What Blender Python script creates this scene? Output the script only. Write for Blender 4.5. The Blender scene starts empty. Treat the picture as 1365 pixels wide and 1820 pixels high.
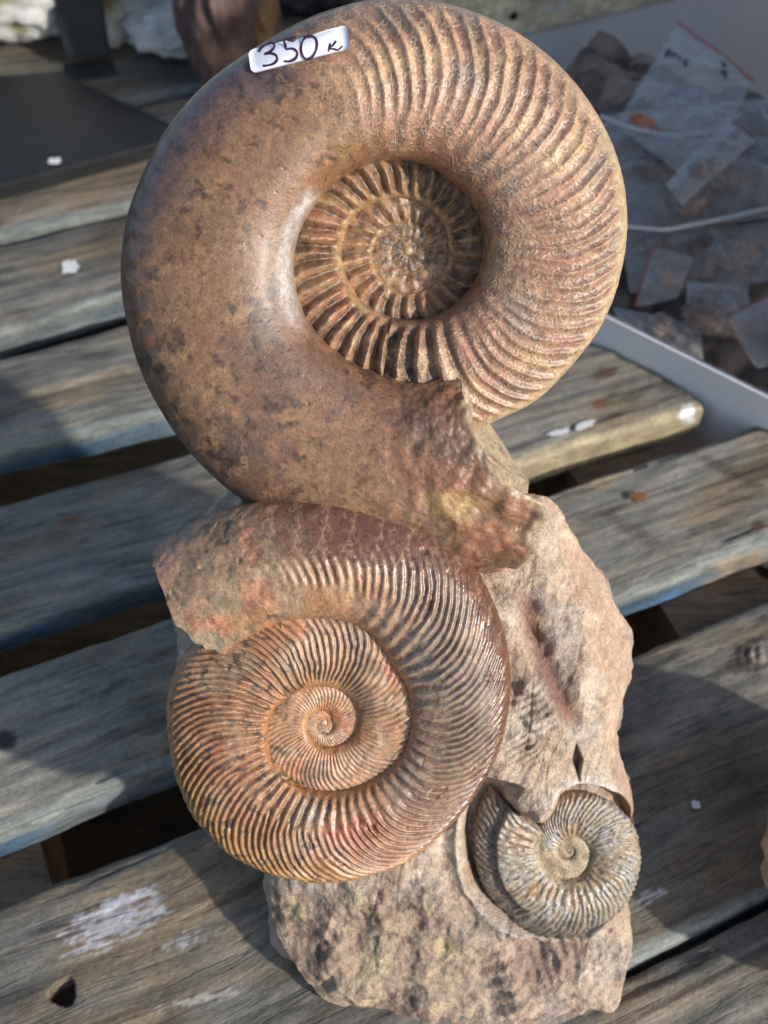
import bpy, bmesh, math, random
import numpy as np
from mathutils import Vector, Matrix

rng = np.random.RandomState(7)
random.seed(7)
sc = bpy.context.scene
col = sc.collection

# ---------------------------------------------------------------- camera
IW, IH, FPX = 1365.0, 1820.0, 2200.0
CAMH, PITCH = 0.67, math.radians(52)
cam_d = bpy.data.cameras.new('camera')
cam = bpy.data.objects.new('camera', cam_d)
col.objects.link(cam)
cam.location = (0, 0, CAMH)
cam.rotation_euler = (math.radians(90) - PITCH, 0, 0)
cam_d.sensor_fit = 'HORIZONTAL'
cam_d.sensor_width = 36.0
cam_d.lens = 36.0 * FPX / IW
cam_d.clip_start = 0.01
cam_d.clip_end = 200.0
cam_d.dof.use_dof = True
cam_d.dof.focus_distance = 0.545
cam_d.dof.aperture_fstop = 13.0
sc.camera = cam

# ---------------------------------------------------------------- light
SUN_AZ = math.radians(124)      # clockwise from +Y
SUN_EL = math.radians(26)
world = bpy.data.worlds.new('World')
sc.world = world
world.use_nodes = True
wn = world.node_tree
bg = wn.nodes['Background']
sky = wn.nodes.new('ShaderNodeTexSky')
sky.sky_type = 'NISHITA'
sky.sun_disc = False
sky.sun_elevation = SUN_EL
sky.sun_rotation = SUN_AZ
sky.dust_density = 1.6
sky.ozone_density = 1.4
wn.links.new(sky.outputs[0], bg.inputs[0])
bg.inputs[1].default_value = 0.15
sun_d = bpy.data.lights.new('sun', 'SUN')
sun_d.energy = 3.3
sun_d.angle = math.radians(1.5)
sun_d.color = (1.0, 0.965, 0.91)
sun = bpy.data.objects.new('sun', sun_d)
col.objects.link(sun)
sdir = Vector((math.sin(SUN_AZ) * math.cos(SUN_EL), math.cos(SUN_AZ) * math.cos(SUN_EL), math.sin(SUN_EL)))
sun.rotation_euler = sdir.to_track_quat('Z', 'Y').to_euler()
sun.location = sdir * 3
sc.view_settings.view_transform = 'Standard'
sc.view_settings.look = 'None'
sc.view_settings.gamma = 1.0
sc.view_settings.use_curve_mapping = False
sc.view_settings.exposure = 0.36
sc.cycles.use_denoising = True
sc.cycles.max_bounces = 8
sc.cycles.transparent_max_bounces = 24

# ---------------------------------------------------------------- helpers
C0 = np.array([0.0, 0.0, CAMH])
F_ = np.array([0, math.cos(PITCH), -math.sin(PITCH)])
R_ = np.array([1.0, 0, 0])
U_ = np.array([0, math.sin(PITCH), math.cos(PITCH)])

def ray(px, py):
    px = np.asarray(px, float); py = np.asarray(py, float)
    return F_ + ((px - IW / 2) / FPX)[..., None] * R_ + ((IH / 2 - py) / FPX)[..., None] * U_

def on_plane(px, py, P, n):
    d = ray(px, py)
    t = ((np.asarray(P) - C0) @ n) / (d @ n)
    return C0 + d * t[..., None]

def at(px, py, z=0.0):
    return on_plane(np.float64(px), np.float64(py), np.array([0, 0, z]), np.array([0, 0, 1.0]))

def project(P):
    q = P - C0
    dep = q @ F_
    return IW / 2 + (q @ R_) / dep * FPX, IH / 2 - (q @ U_) / dep * FPX

_perm = rng.permutation(4096).astype(np.int32)
_grad = rng.randn(4096, 3).astype(np.float32)
_grad /= np.linalg.norm(_grad, axis=1)[:, None]
_ROT = np.array([[0.36, 0.48, -0.8], [-0.8, 0.60, 0.0], [0.48, 0.64, 0.6]], np.float32)

def vnoise(P):
    P = np.asarray(P, np.float32)
    i0 = np.floor(P)
    f = P - i0
    i = i0.astype(np.int32)
    u = f * f * f * (f * (f * 6 - 15) + 10)
    px = [_perm[(i[:, 0] + a) & 4095] for a in (0, 1)]
    out = 0
    for a in (0, 1):
        wa = u[:, 0] if a else 1 - u[:, 0]
        fx = f[:, 0] - a
        for b in (0, 1):
            pxy = _perm[(px[a] + i[:, 1] + b) & 4095]
            wb = wa * (u[:, 1] if b else 1 - u[:, 1])
            fy = f[:, 1] - b
            for c in (0, 1):
                g = _grad[_perm[(pxy + i[:, 2] + c) & 4095]]
                wc = wb * (u[:, 2] if c else 1 - u[:, 2])
                out = out + wc * (g[:, 0] * fx + g[:, 1] * fy + g[:, 2] * (f[:, 2] - c))
    return out * 1.55

def fbm(P, scale, octv=4, gain=0.5, off=0.0):
    out = np.zeros(len(P), np.float32); a = 1.0; tot = 0
    Q = (np.asarray(P) * scale + off).astype(np.float32) @ _ROT
    for o in range(octv):
        out += a * vnoise(Q + o * 17.3)
        tot += a; a *= gain; Q = (Q * 2.03) @ _ROT
    return out / tot * 1.6

def ridged(P, scale, octv=4, off=0.0):
    out = np.zeros(len(P)); a = 1.0; tot = 0
    Q = P * scale + off
    for o in range(octv):
        out += a * (1 - np.abs(vnoise(Q + o * 11.7)) * 2)
        tot += a; a *= 0.5; Q = (Q * 2.1) @ _ROT
    return out / tot

def sstep(a, b, x):
    t = np.clip((x - a) / (b - a), 0, 1)
    return t * t * (3 - 2 * t)

def mix(a, b, t):
    return a + (b - a) * t[:, None]

def tag(o, label=None, cat=None, group=None, kind=None):
    if label: o['label'] = label
    if cat: o['category'] = cat
    if group: o['group'] = group
    if kind: o['kind'] = kind
    return o

def empty(name, loc=(0, 0, 0)):
    o = bpy.data.objects.new(name, None)
    o.location = loc
    o.empty_display_size = 0.02
    col.objects.link(o)
    return o

def mesh_np(name, V, Q, mat, parent=None, colr=None, rough=None, smooth=True, tri=False):
    """mesh from numpy vertices and quads (or triangles) with optional colour / roughness attributes"""
    V = np.asarray(V, np.float32); Q = np.asarray(Q, np.int32)
    k = Q.shape[1]
    me = bpy.data.meshes.new(name)
    me.vertices.add(len(V)); me.vertices.foreach_set('co', V.ravel())
    me.loops.add(Q.size); me.loops.foreach_set('vertex_index', Q.ravel())
    me.polygons.add(len(Q))
    me.polygons.foreach_set('loop_start', np.arange(0, Q.size, k, dtype=np.int32))
    me.polygons.foreach_set('loop_total', np.full(len(Q), k, np.int32))
    me.polygons.foreach_set('use_smooth', np.full(len(Q), smooth, bool))
    if colr is not None:
        a = me.attributes.new('Tint', 'FLOAT_COLOR', 'POINT')
        c = np.ones((len(V), 4), np.float32); c[:, :3] = np.clip(colr, 0.0, 1)
        a.data.foreach_set('color', c.ravel())
    if rough is not None:
        a = me.attributes.new('Rough', 'FLOAT', 'POINT')
        a.data.foreach_set('value', np.asarray(rough, np.float32))
    me.update(calc_edges=True)
    me.validate()
    if mat: me.materials.append(mat)
    o = bpy.data.objects.new(name, me)
    col.objects.link(o)
    if parent: o.parent = parent
    return o

def grid_quads(n, m, wrap=False):
    """n rows by m columns (wrap = last row joins the first)"""
    i = np.arange(n if wrap else n - 1)[:, None]; j = np.arange(m - 1)[None, :]
    a = (i * m + j); b = (((i + 1) % n) * m + j)
    return np.stack([a, b, b + 1, a + 1], -1).reshape(-1, 4)

def from_lists(name, verts, faces, mat, parent=None, smooth=False):
    me = bpy.data.meshes.new(name)
    me.from_pydata([tuple(map(float, v)) for v in verts], [], faces)
    me.update()
    if mat: me.materials.append(mat)
    if smooth:
        for p in me.polygons: p.use_smooth = True
    o = bpy.data.objects.new(name, me)
    col.objects.link(o)
    if parent: o.parent = parent
    return o

# ---------------------------------------------------------------- materials
def new_mat(name):
    m = bpy.data.materials.new(name); m.use_nodes = True
    nt = m.node_tree
    return m, nt, nt.nodes['Principled BSDF']

def N(nt, t, **kw):
    n = nt.nodes.new(t)
    for k, v in kw.items():
        if k.startswith('i_'):
            n.inputs[k[2:].replace('_', ' ')].default_value = v
        else:
            setattr(n, k, v)
    return n

def simple_mat(name, c, rough=0.6, noise=0.25, scale=60, bump=0.0, metal=0.0, coat=0.0):
    m, nt, p = new_mat(name)
    tc = N(nt, 'ShaderNodeTexCoord')
    nz = N(nt, 'ShaderNodeTexNoise', i_Scale=scale, i_Detail=6.0, i_Roughness=0.6)
    nt.links.new(tc.outputs['Object'], nz.inputs['Vector'])
    rp = N(nt, 'ShaderNodeValToRGB')
    rp.color_ramp.elements[0].position = 0.3; rp.color_ramp.elements[1].position = 0.7
    rp.color_ramp.elements[0].color = tuple(x * (1 - noise) for x in c) + (1,)
    rp.color_ramp.elements[1].color = tuple(min(1, x * (1 + noise)) for x in c) + (1,)
    nt.links.new(nz.outputs['Fac'], rp.inputs['Fac'])
    nt.links.new(rp.outputs[0], p.inputs['Base Color'])
    p.inputs['Roughness'].default_value = rough
    p.inputs['Metallic'].default_value = metal
    p.inputs['Coat Weight'].default_value = coat
    if bump:
        b = N(nt, 'ShaderNodeBump', i_Strength=bump, i_Distance=0.002)
        nt.links.new(nz.outputs['Fac'], b.inputs['Height'])
        nt.links.new(b.outputs[0], p.inputs['Normal'])
    return m

def tinted_mat(name, spec=0.5, coat=0.0, coat_rough=0.2, s1=220, s2=900, amt=0.35, bump=0.35, dist=0.0006):
    """colour and gloss from the mesh's own point attributes, broken up by fine procedural grain"""
    m, nt, p = new_mat(name)
    at_ = N(nt, 'ShaderNodeAttribute', attribute_name='Tint')
    ar = N(nt, 'ShaderNodeAttribute', attribute_name='Rough')
    tc = N(nt, 'ShaderNodeTexCoord')
    n1 = N(nt, 'ShaderNodeTexNoise', i_Scale=float(s1), i_Detail=8.0, i_Roughness=0.65)
    n2 = N(nt, 'ShaderNodeTexNoise', i_Scale=float(s2), i_Detail=4.0, i_Roughness=0.6)
    nt.links.new(tc.outputs['Object'], n1.inputs['Vector'])
    nt.links.new(tc.outputs['Object'], n2.inputs['Vector'])
    ad = N(nt, 'ShaderNodeMath', operation='ADD')
    nt.links.new(n1.outputs['Fac'], ad.inputs[0]); nt.links.new(n2.outputs['Fac'], ad.inputs[1])
    mr = N(nt, 'ShaderNodeMapRange')
    mr.inputs[1].default_value = 0.7; mr.inputs[2].default_value = 1.3
    mr.inputs[3].default_value = 1 - amt; mr.inputs[4].default_value = 1 + amt
    nt.links.new(ad.outputs[0], mr.inputs[0])
    mx = N(nt, 'ShaderNodeVectorMath', operation='SCALE')
    nt.links.new(at_.outputs['Color'], mx.inputs[0]); nt.links.new(mr.outputs[0], mx.inputs['Scale'])
    nt.links.new(mx.outputs[0], p.inputs['Base Color'])
    r2 = N(nt, 'ShaderNodeMath', operation='MULTIPLY_ADD')
    nt.links.new(n1.outputs['Fac'], r2.inputs[0]); r2.inputs[1].default_value = 0.22
    sub = N(nt, 'ShaderNodeMath', operation='SUBTRACT'); sub.inputs[1].default_value = 0.11
    nt.links.new(ar.outputs['Fac'], sub.inputs[0]); nt.links.new(sub.outputs[0], r2.inputs[2])
    nt.links.new(r2.outputs[0], p.inputs['Roughness'])
    p.inputs['Specular IOR Level'].default_value = spec
    p.inputs['Coat Weight'].default_value = coat
    p.inputs['Coat Roughness'].default_value = coat_rough
    b = N(nt, 'ShaderNodeBump', i_Strength=bump, i_Distance=dist)
    nt.links.new(ad.outputs[0], b.inputs['Height'])
    nt.links.new(b.outputs[0], p.inputs['Normal'])
    return m

M_shell = tinted_mat('polished_fossil_shell', spec=0.5, coat=0.20, coat_rough=0.35, amt=0.48, bump=0.30)
M_rock = tinted_mat('limestone_matrix', spec=0.35, s1=240, s2=800, amt=0.42, bump=0.85, dist=0.0014)
M_stone = tinted_mat('background_stone', spec=0.4, s1=90, s2=420, amt=0.35, bump=0.6, dist=0.0015)

def wood_mat():
    m, nt, p = new_mat('weathered_wood')
    tc = N(nt, 'ShaderNodeTexCoord')
    oi = N(nt, 'ShaderNodeObjectInfo')
    rnd = N(nt, 'ShaderNodeMath', operation='MULTIPLY'); rnd.inputs[1].default_value = 37.0
    nt.links.new(oi.outputs['Random'], rnd.inputs[0])
    at_ = N(nt, 'ShaderNodeAttribute', attribute_name='Tint')
    add = N(nt, 'ShaderNodeVectorMath', operation='ADD')
    nt.links.new(tc.outputs['Object'], add.inputs[0]); nt.links.new(rnd.outputs[0], add.inputs[1])
    # gentle wander so that the grain bends
    wz = N(nt, 'ShaderNodeTexNoise', i_Scale=6.0, i_Detail=2.0)
    nt.links.new(add.outputs[0], wz.inputs['Vector'])
    ws = N(nt, 'ShaderNodeVectorMath', operation='MULTIPLY'); ws.inputs[1].default_value = (0.0, 0.035, 0.0)
    nt.links.new(wz.outputs['Color'], ws.inputs[0])
    ad2 = N(nt, 'ShaderNodeVectorMath', operation='ADD')
    nt.links.new(add.outputs[0], ad2.inputs[0]); nt.links.new(ws.outputs[0], ad2.inputs[1])
    def streak(sx, sy, scale, det):
        mp = N(nt, 'ShaderNodeMapping'); mp.inputs['Scale'].default_value = (sx, sy, sy)
        nt.links.new(ad2.outputs[0], mp.inputs['Vector'])
        n = N(nt, 'ShaderNodeTexNoise', i_Scale=scale, i_Detail=det, i_Roughness=0.65)
        nt.links.new(mp.outputs[0], n.inputs['Vector'])
        return n
    g1 = streak(1, 14, 6.0, 6.0)
    g2 = streak(2.5, 30, 14.0, 5.0)
    g3 = streak(1, 2.2, 22.0, 8.0)
    g4 = streak(2, 2.4, 160.0, 4.0)
    def mr(n, a, b, lo, hi):
        r = N(nt, 'ShaderNodeMapRange')
        r.inputs[1].default_value = a; r.inputs[2].default_value = b
        r.inputs[3].default_value = lo; r.inputs[4].default_value = hi
        nt.links.new(n.outputs['Fac'], r.inputs[0]); return r
    f = [mr(g1, .3, .7, .62, 1.3), mr(g2, .3, .7, .82, 1.16), mr(g3, .28, .72, .62, 1.38), mr(g4, .3, .7, .78, 1.22)]
    pr = f[0]
    for q in f[1:]:
        mu = N(nt, 'ShaderNodeMath', operation='MULTIPLY')
        nt.links.new(pr.outputs[0], mu.inputs[0]); nt.links.new(q.outputs[0], mu.inputs[1]); pr = mu
    ck = streak(1.2, 34, 3.0, 3.0)
    ab = N(nt, 'ShaderNodeMath', operation='SUBTRACT'); ab.inputs[1].default_value = 0.5
    nt.links.new(ck.outputs['Fac'], ab.inputs[0])
    ab2 = N(nt, 'ShaderNodeMath', operation='ABSOLUTE'); nt.links.new(ab.outputs[0], ab2.inputs[0])
    cm = N(nt, 'ShaderNodeMapRange'); cm.inputs[1].default_value = 0.004; cm.inputs[2].default_value = 0.016
    cm.inputs[3].default_value = 0.55; cm.inputs[4].default_value = 1.0
    nt.links.new(ab2.outputs[0], cm.inputs[0])
    mu = N(nt, 'ShaderNodeMath', operation='MULTIPLY')
    nt.links.new(pr.outputs[0], mu.inputs[0]); nt.links.new(cm.outputs[0], mu.inputs[1]); pr = mu
    mx = N(nt, 'ShaderNodeVectorMath', operation='SCALE')
    nt.links.new(at_.outputs['Color'], mx.inputs[0]); nt.links.new(pr.outputs[0], mx.inputs['Scale'])
    nt.links.new(mx.outputs[0], p.inputs['Base Color'])
    p.inputs['Roughness'].default_value = 0.62
    p.inputs['Specular IOR Level'].default_value = 0.35
    hs = N(nt, 'ShaderNodeMath', operation='ADD')
    nt.links.new(f[1].outputs[0], hs.inputs[0]); nt.links.new(f[3].outputs[0], hs.inputs[1])
    hs2 = N(nt, 'ShaderNodeMath', operation='ADD')
    nt.links.new(hs.outputs[0], hs2.inputs[0]); nt.links.new(cm.outputs[0], hs2.inputs[1])
    b = N(nt, 'ShaderNodeBump', i_Strength=0.55, i_Distance=0.0013)
    nt.links.new(hs2.outputs[0], b.inputs['Height'])
    nt.links.new(b.outputs[0], p.inputs['Normal'])
    return m
M_wood = wood_mat()

def film_mat():
    m, nt, p = new_mat('clear_plastic_film')
    out = nt.nodes['Material Output']
    tr = N(nt, 'ShaderNodeBsdfTransparent'); tr.inputs[0].default_value = (0.94, 0.93, 0.92, 1)
    p.inputs['Base Color'].default_value = (0.72, 0.69, 0.66, 1)
    p.inputs['Roughness'].default_value = 0.08
    tc = N(nt, 'ShaderNodeTexCoord')
    nz = N(nt, 'ShaderNodeTexNoise', i_Scale=32.0, i_Detail=3.0, i_Distortion=1.2)
    nt.links.new(tc.outputs['Object'], nz.inputs['Vector'])
    b = N(nt, 'ShaderNodeBump', i_Strength=0.9, i_Distance=0.012)
    nt.links.new(nz.outputs['Fac'], b.inputs['Height']); nt.links.new(b.outputs[0], p.inputs['Normal'])
    lw = N(nt, 'ShaderNodeLayerWeight', i_Blend=0.35)
    nt.links.new(b.outputs[0], lw.inputs['Normal'])
    mr = N(nt, 'ShaderNodeMapRange')
    mr.inputs[3].default_value = 0.10; mr.inputs[4].default_value = 0.85
    pw = N(nt, 'ShaderNodeMath', operation='POWER'); pw.inputs[1].default_value = 1.5
    nt.links.new(lw.outputs['Facing'], pw.inputs[0])
    nt.links.new(pw.outputs[0], mr.inputs[0])
    ms = N(nt, 'ShaderNodeMixShader')
    nt.links.new(mr.outputs[0], ms.inputs[0]); nt.links.new(tr.outputs[0], ms.inputs[1]); nt.links.new(p.outputs[0], ms.inputs[2])
    nt.links.new(ms.outputs[0], out.inputs['Surface'])
    return m
M_film = film_mat()
M_red = simple_mat('red_zip_strip', (0.42, 0.06, 0.05), 0.4, 0.15)
M_white = simple_mat('white_plastic', (0.70, 0.70, 0.72), 0.45, 0.04, 30)
M_sticker = simple_mat('sticker_paper', (0.82, 0.80, 0.84), 0.45, 0.02, 80)
M_ink = simple_mat('purple_marker_ink', (0.045, 0.012, 0.045), 0.5, 0.2, 200)
M_bink = simple_mat('black_marker_ink', (0.012, 0.012, 0.012), 0.5, 0.2, 200)
M_black = simple_mat('black_board', (0.010, 0.011, 0.012), 0.5, 0.4, 40, 0.1)
M_metal = simple_mat('dark_painted_metal', (0.018, 0.022, 0.026), 0.45, 0.25, 50, 0.1)
M_dirt = simple_mat('brown_earth', (0.06, 0.042, 0.026), 0.9, 0.5, 50, 0.6)
M_pale = simple_mat('pale_paint_fleck', (0.66, 0.64, 0.62), 0.6, 0.1, 200)
M_leaf = simple_mat('dry_brown_chip', (0.20, 0.085, 0.035), 0.7, 0.3, 200)

# ---------------------------------------------------------------- the setting: ground under the pallet
def ground():
    s = 6.0
    n = 40
    x = np.linspace(-s, s, n); X, Y = np.meshgrid(x, x + 2, indexing='ij')
    V = np.stack([X.ravel(), Y.ravel(), np.full(X.size, -0.145)], 1)
    o = mesh_np('ground', V, grid_quads(n, n)[:, ::-1], M_dirt)
    tag(o, 'dark brown earth under the pallet', None, None, 'structure')
ground()

# ---------------------------------------------------------------- pallet
pallet = empty('wooden_pallet', (0.0, 0.45, -0.145))
tag(pallet, 'weathered grey slatted wooden pallet with blue stained edges carrying the fossils', 'pallet')
PINV = Matrix.Translation(pallet.location).inverted()
PTH = math.radians(23.0)

def plank_obj(name, far, near, x_left, x_right, T=0.026, z_top=0.0, marks=None, end_px=None, seed=0, base=(0.185, 0.180, 0.160), blue=1.0, hole=None, edge_wave=1.0, res=0.0024, ntop=46):
    """far / near: two pixels each on the far and near edge of the top face"""
    f0, f1 = at(*far[0], z_top)[:2], at(*far[1], z_top)[:2]
    n0, n1 = at(*near[0], z_top)[:2], at(*near[1], z_top)[:2]
    d = (f1 - f0) / np.linalg.norm(f1 - f0) + (n1 - n0) / np.linalg.norm(n1 - n0)
    d /= np.linalg.norm(d); e = np.array([-d[1], d[0]])
    def line(a, b):            # y = m x + c in the frame (d, e)
        xa, ya, xb, yb = a @ d, a @ e, b @ d, b @ e
        m = (yb - ya) / (xb - xa); return m, ya - m * xa
    mf, cf = line(f0, f1); mn, cn = line(n0, n1)
    xs = np.linspace(x_left, x_right, int((x_right - x_left) / res))
    # cross-section parameter round the plank: (side 0 near .. 1 far, z)
    prof = []
    r = 0.006; k = 7
    W = abs((mf * 0 + cf) - (mn * 0 + cn))
    prof.append((0, -T, 0, 0)); 
    for q in np.linspace(-T + 0.002, -r, 7): prof.append((0, q, 0, 0))
    for a in np.linspace(0, math.pi / 2, k)[1:]: prof.append((0, -r + r * math.sin(a), r - r * math.cos(a), 1))
    for q in np.linspace(0, 1, ntop)[1:-1]: prof.append((q, 0.0, r * (1 - 2 * q), 2))
    for a in np.linspace(math.pi / 2, 0, k)[:-1]: prof.append((1, -r + r * math.sin(a), -(r - r * math.cos(a)), 1))
    for q in np.linspace(-r, -T, 4): prof.append((1, q, 0, 0))
    prof = np.array(prof)
    m = len(prof); n = len(xs)
    X = np.repeat(xs, m); S = np.tile(prof[:, 0], n); Z = np.tile(prof[:, 1], n); O = np.tile(prof[:, 2], n)
    yn = mn * X + cn; yf = mf * X + cf
    Y = yn + (yf - yn) * S + O
    if end_px is not None:     # slanted right-hand end
        a, b = at(*end_px[0], z_top)[:2], at(*end_px[1], z_top)[:2]
        ax, ay, bx, by = a @ d, a @ e, b @ d, b @ e
        xe = ax + (Y - ay) * (bx - ax) / (by - ay)
        X = np.where(X > x_right - 0.5, np.minimum(X, xe + (X - x_right) * 0.0005), X)
    P3 = np.stack([X, Y, Z], 1)
    sd = seed * 13.7
    # worn, wavy edges
    L1 = np.stack([X * 1.0, S * 3.0, np.zeros_like(X)], 1)
    wob = fbm(L1, 9.0, 3, off=sd) * 0.0022 * edge_wave
    wob2 = fbm(np.stack([X, S * 5, Z * 0], 1), 60.0, 3, off=sd + 5) * 0.0007
    edge = np.clip(1 - np.minimum(S, 1 - S) * 6, 0, 1)
    Y = Y + (wob + wob2) * edge
    Z = Z + fbm(np.stack([X * 0.35, Y, Z], 1), 55.0, 4, off=sd) * 0.0005 * (Z > -0.004) + fbm(L1, 4.0, 2, off=sd + 9) * 0.0012
    # round worn corner
    Z = Z - 0.0015 * edge ** 2 * (1 + fbm(np.stack([X, S * 2, Z * 0], 1), 25.0, 3, off=sd + 2))
    G = X[:, None] * d + Y[:, None] * e
    Wp = np.concatenate([G, (Z + z_top)[:, None]], 1)
    px, py = project(Wp)
    b = np.array(base)
    Q3 = np.stack([X, Y * 2.5, Z * 2.5], 1)
    c = np.tile(b, (len(X), 1))
    big = fbm(Q3, 9.0, 4, off=sd + 3)
    c = mix(c, np.tile(b * np.array([1.12, 0.93, 0.74]), (len(X), 1)), sstep(-0.1, 0.5, big))
    big2 = fbm(Q3, 5.0, 4, off=sd + 30)
    c = c * (1 + 0.42 * big2)[:, None]
    dk = sstep(0.25, 0.6, fbm(np.stack([X, Y * 6, Z], 1), 14.0, 4, off=sd + 8))
    c = c * (1 - 0.45 * dk)[:, None]
    # stained near side face
    side = (S < 0.001) * 1.0
    blu = side * sstep(-0.004, -0.016, Z) * blue
    ny = fbm(np.stack([X, Z * 3, Y * 0], 1), 12.0, 3, off=sd + 4)
    c = mix(c, np.tile((0.20, 0.23, 0.21), (len(X), 1)), side * 0.7)
    c = mix(c, np.tile((0.055, 0.115, 0.185), (len(X), 1)), np.clip(blu * (0.65 + 0.6 * ny), 0, 1))
    if marks:
        c, Z2 = marks(px, py, c, X, Y, S, Z)
        Wp[:, 2] += Z2
    if hole:
        hc = at(*hole[0], z_top)[:2]; R = hole[1]
        dx = Wp[:, 0] - hc[0]; dy = Wp[:, 1] - hc[1]
        rr = np.hypot(dx, dy) * (1 + 0.12 * np.sin(np.arctan2(dy, dx) * 3 + 1))
        top = (S > 0.001) & (S < 0.999) & (Z > -0.006)
        ins = top & (rr < R)
        Wp[ins, 2] -= 0.016 * sstep(R, R * 0.86, rr[ins])
        c[ins] = mix(c[ins], np.tile((0.10, 0.055, 0.03), (ins.sum(), 1)), sstep(R * 1.02, R * 0.8, rr[ins]))
    # object frame along the plank, so that the grain follows it
    o0 = np.array([*(d * (x_left + x_right) / 2 + e * ((cf + cn) / 2)), z_top])
    ang = math.atan2(d[1], d[0])
    Lx = (Wp[:, :2] - o0[:2])
    Vl = np.stack([Lx @ d, Lx @ e, Wp[:, 2] - o0[2]], 1)
    Q = grid_quads(n, m)
    # end caps
    caps = []
    V2 = [Vl]; C2 = [c]
    for row, flip in ((0, 0), (n - 1, 1)):
        ids = np.arange(row * m, row * m + m)
        half = m // 2
        for q in range(half - 1):
            quad = [ids[q], ids[q + 1], ids[m - 2 - q], ids[m - 1 - q]]
            caps.append(quad if flip else quad[::-1])
    Q = np.concatenate([Q, np.array(caps)])
    ob = mesh_np(name, Vl, Q, M_wood, None, c)
    ob.matrix_world = Matrix.Translation(o0) @ Matrix.Rotation(ang, 4, 'Z')
    mw = ob.matrix_world.copy()
    ob.parent = pallet
    ob.matrix_parent_inverse = PINV
    return ob

def paint(c, px, py, cx, cy, rx, ry, ang, colr, strength=1.0, brk=0.0, sc_=0.05, seed=0.0):
    a = math.radians(ang)
    dx = px - cx; dy = py - cy
    u = (dx * math.cos(a) + dy * math.sin(a)) / rx; v = (-dx * math.sin(a) + dy * math.cos(a)) / ry
    r = np.hypot(u, v)
    m = sstep(1.0, 0.75, r) if brk == 0 else sstep(-0.15, 0.45, (1 - r) * 1.4 + brk * fbm(np.stack([(px * 0.93 - py * 0.37) * 0.45, (px * 0.37 + py * 0.93) * 1.9, px * 0 + seed * 9.1], 1), sc_, 4) - brk * 0.25)
    m = m * (r < 1.35)
    return mix(c, np.tile(np.array(colr), (len(c), 1)), np.clip(m * strength, 0, 1))

def marksD(px, py, c, X, Y, S, Z):
    W_ = (0.62, 0.62, 0.66)
    c = paint(c, px, py, 205, 1640, 105, 48, -28, W_, 0.58, 1.2, 0.06, 1)
    c = paint(c, px, py, 215, 1600, 50, 9, -24, W_, 0.8, 1.0, 0.08, 2)
    c = paint(c, px, py, 330, 1672, 50, 14, -20, W_, 0.45, 1.6, 0.09, 3)
    c = paint(c, px, py, 360, 1775, 90, 10, -10, (0.40, 0.37, 0.33), 0.7, 1.4, 0.08, 4)
    c = paint(c, px, py, 1165, 1592, 26, 12, -20, W_, 0.7, 1.4, 0.1, 5)
    c = paint(c, px, py, 1340, 1165, 55, 34, -25, (0.06, 0.045, 0.035), 0.9, 0.8, 0.07, 6)
    c = paint(c, px, py, 1356, 1160, 30, 22, -25, (0.26, 0.22, 0.18), 0.9, 0.4, 0.07, 7)
    c = paint(c, px, py, 1200, 1535, 26, 10, 10, (0.30, 0.17, 0.06), 0.6, 1.5, 0.1, 8)
    kn = sstep(1, 0, np.hypot((px - 1340) / 50, (py - 1165) / 32))
    return c, 0.0016 * kn * (1 + 0.5 * np.sin(px * 0.35))

def marksC(px, py, c, X, Y, S, Z):
    c = paint(c, px, py, 8, 1315, 26, 22, -10, (0.035, 0.028, 0.022), 0.95, 0.3, 0.07, 1)
    side = (S < 0.001)
    R = side & (px > 1000)
    c2 = paint(c, px, py, 1215, 1070, 90, 26, -18, (0.09, 0.20, 0.42), 1.0, 0.7, 0.04, 3)
    c2 = paint(c2, px, py, 1320, 1020, 80, 40, -18, (0.36, 0.29, 0.20), 0.9, 0.5, 0.04, 4)
    c = np.where(R[:, None], c2, c)
    c = paint(c, px, py, 1290, 935, 110, 34, -18, (0.075, 0.055, 0.042), 0.55, 1.2, 0.02, 5)
    c = paint(c, px, py, 1345, 935, 16, 9, -18, (0.10, 0.045, 0.03), 0.9, 0.4, 0.1, 6)
    c = paint(c, px, py, 1120, 940, 90, 14, 30, (0.10, 0.075, 0.055), 0.6, 1.1, 0.03, 6)
    c = paint(c, px, py, 1280, 830, 110, 12, 28, (0.07, 0.055, 0.042), 0.6, 1.1, 0.03, 8)
    return c, 0.0

def marksB(px, py, c, X, Y, S, Z):
    c = paint(c, px, py, 1068, 719, 18, 10, -12, (0.20, 0.075, 0.03), 0.9, 0.5, 0.1, 1)
    c = paint(c, px, py, 1075, 662, 30, 12, -12, (0.10, 0.05, 0.03), 0.8, 0.5, 0.1, 2)
    c = paint(c, px, py, 1150, 690, 110, 10, -14, (0.06, 0.04, 0.03), 0.6, 1.2, 0.04, 3)
    side = ((S < 0.001) | (Z < -0.003)) & (px > 850)
    tan = np.tile((0.40, 0.33, 0.20), (len(c), 1)) * (0.9 + 0.25 * fbm(np.stack([X, Z, Y * 0], 1), 60, 3))[:, None]
    c = np.where(side[:, None], tan, c)
    c = paint(c, px, py, 1222, 736, 17, 19, 0, (0.78, 0.78, 0.76), 1.0, 0.4, 0.1, 4)
    c = paint(c, px, py, 105, 935, 50, 6, -20, (0.16, 0.07, 0.035), 0.0)
    c = paint(c, px, py, 120, 925, 36, 5, -20, (0.18, 0.075, 0.035), 0.9, 0.4, 0.1, 7)
    return c, 0.0

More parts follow.
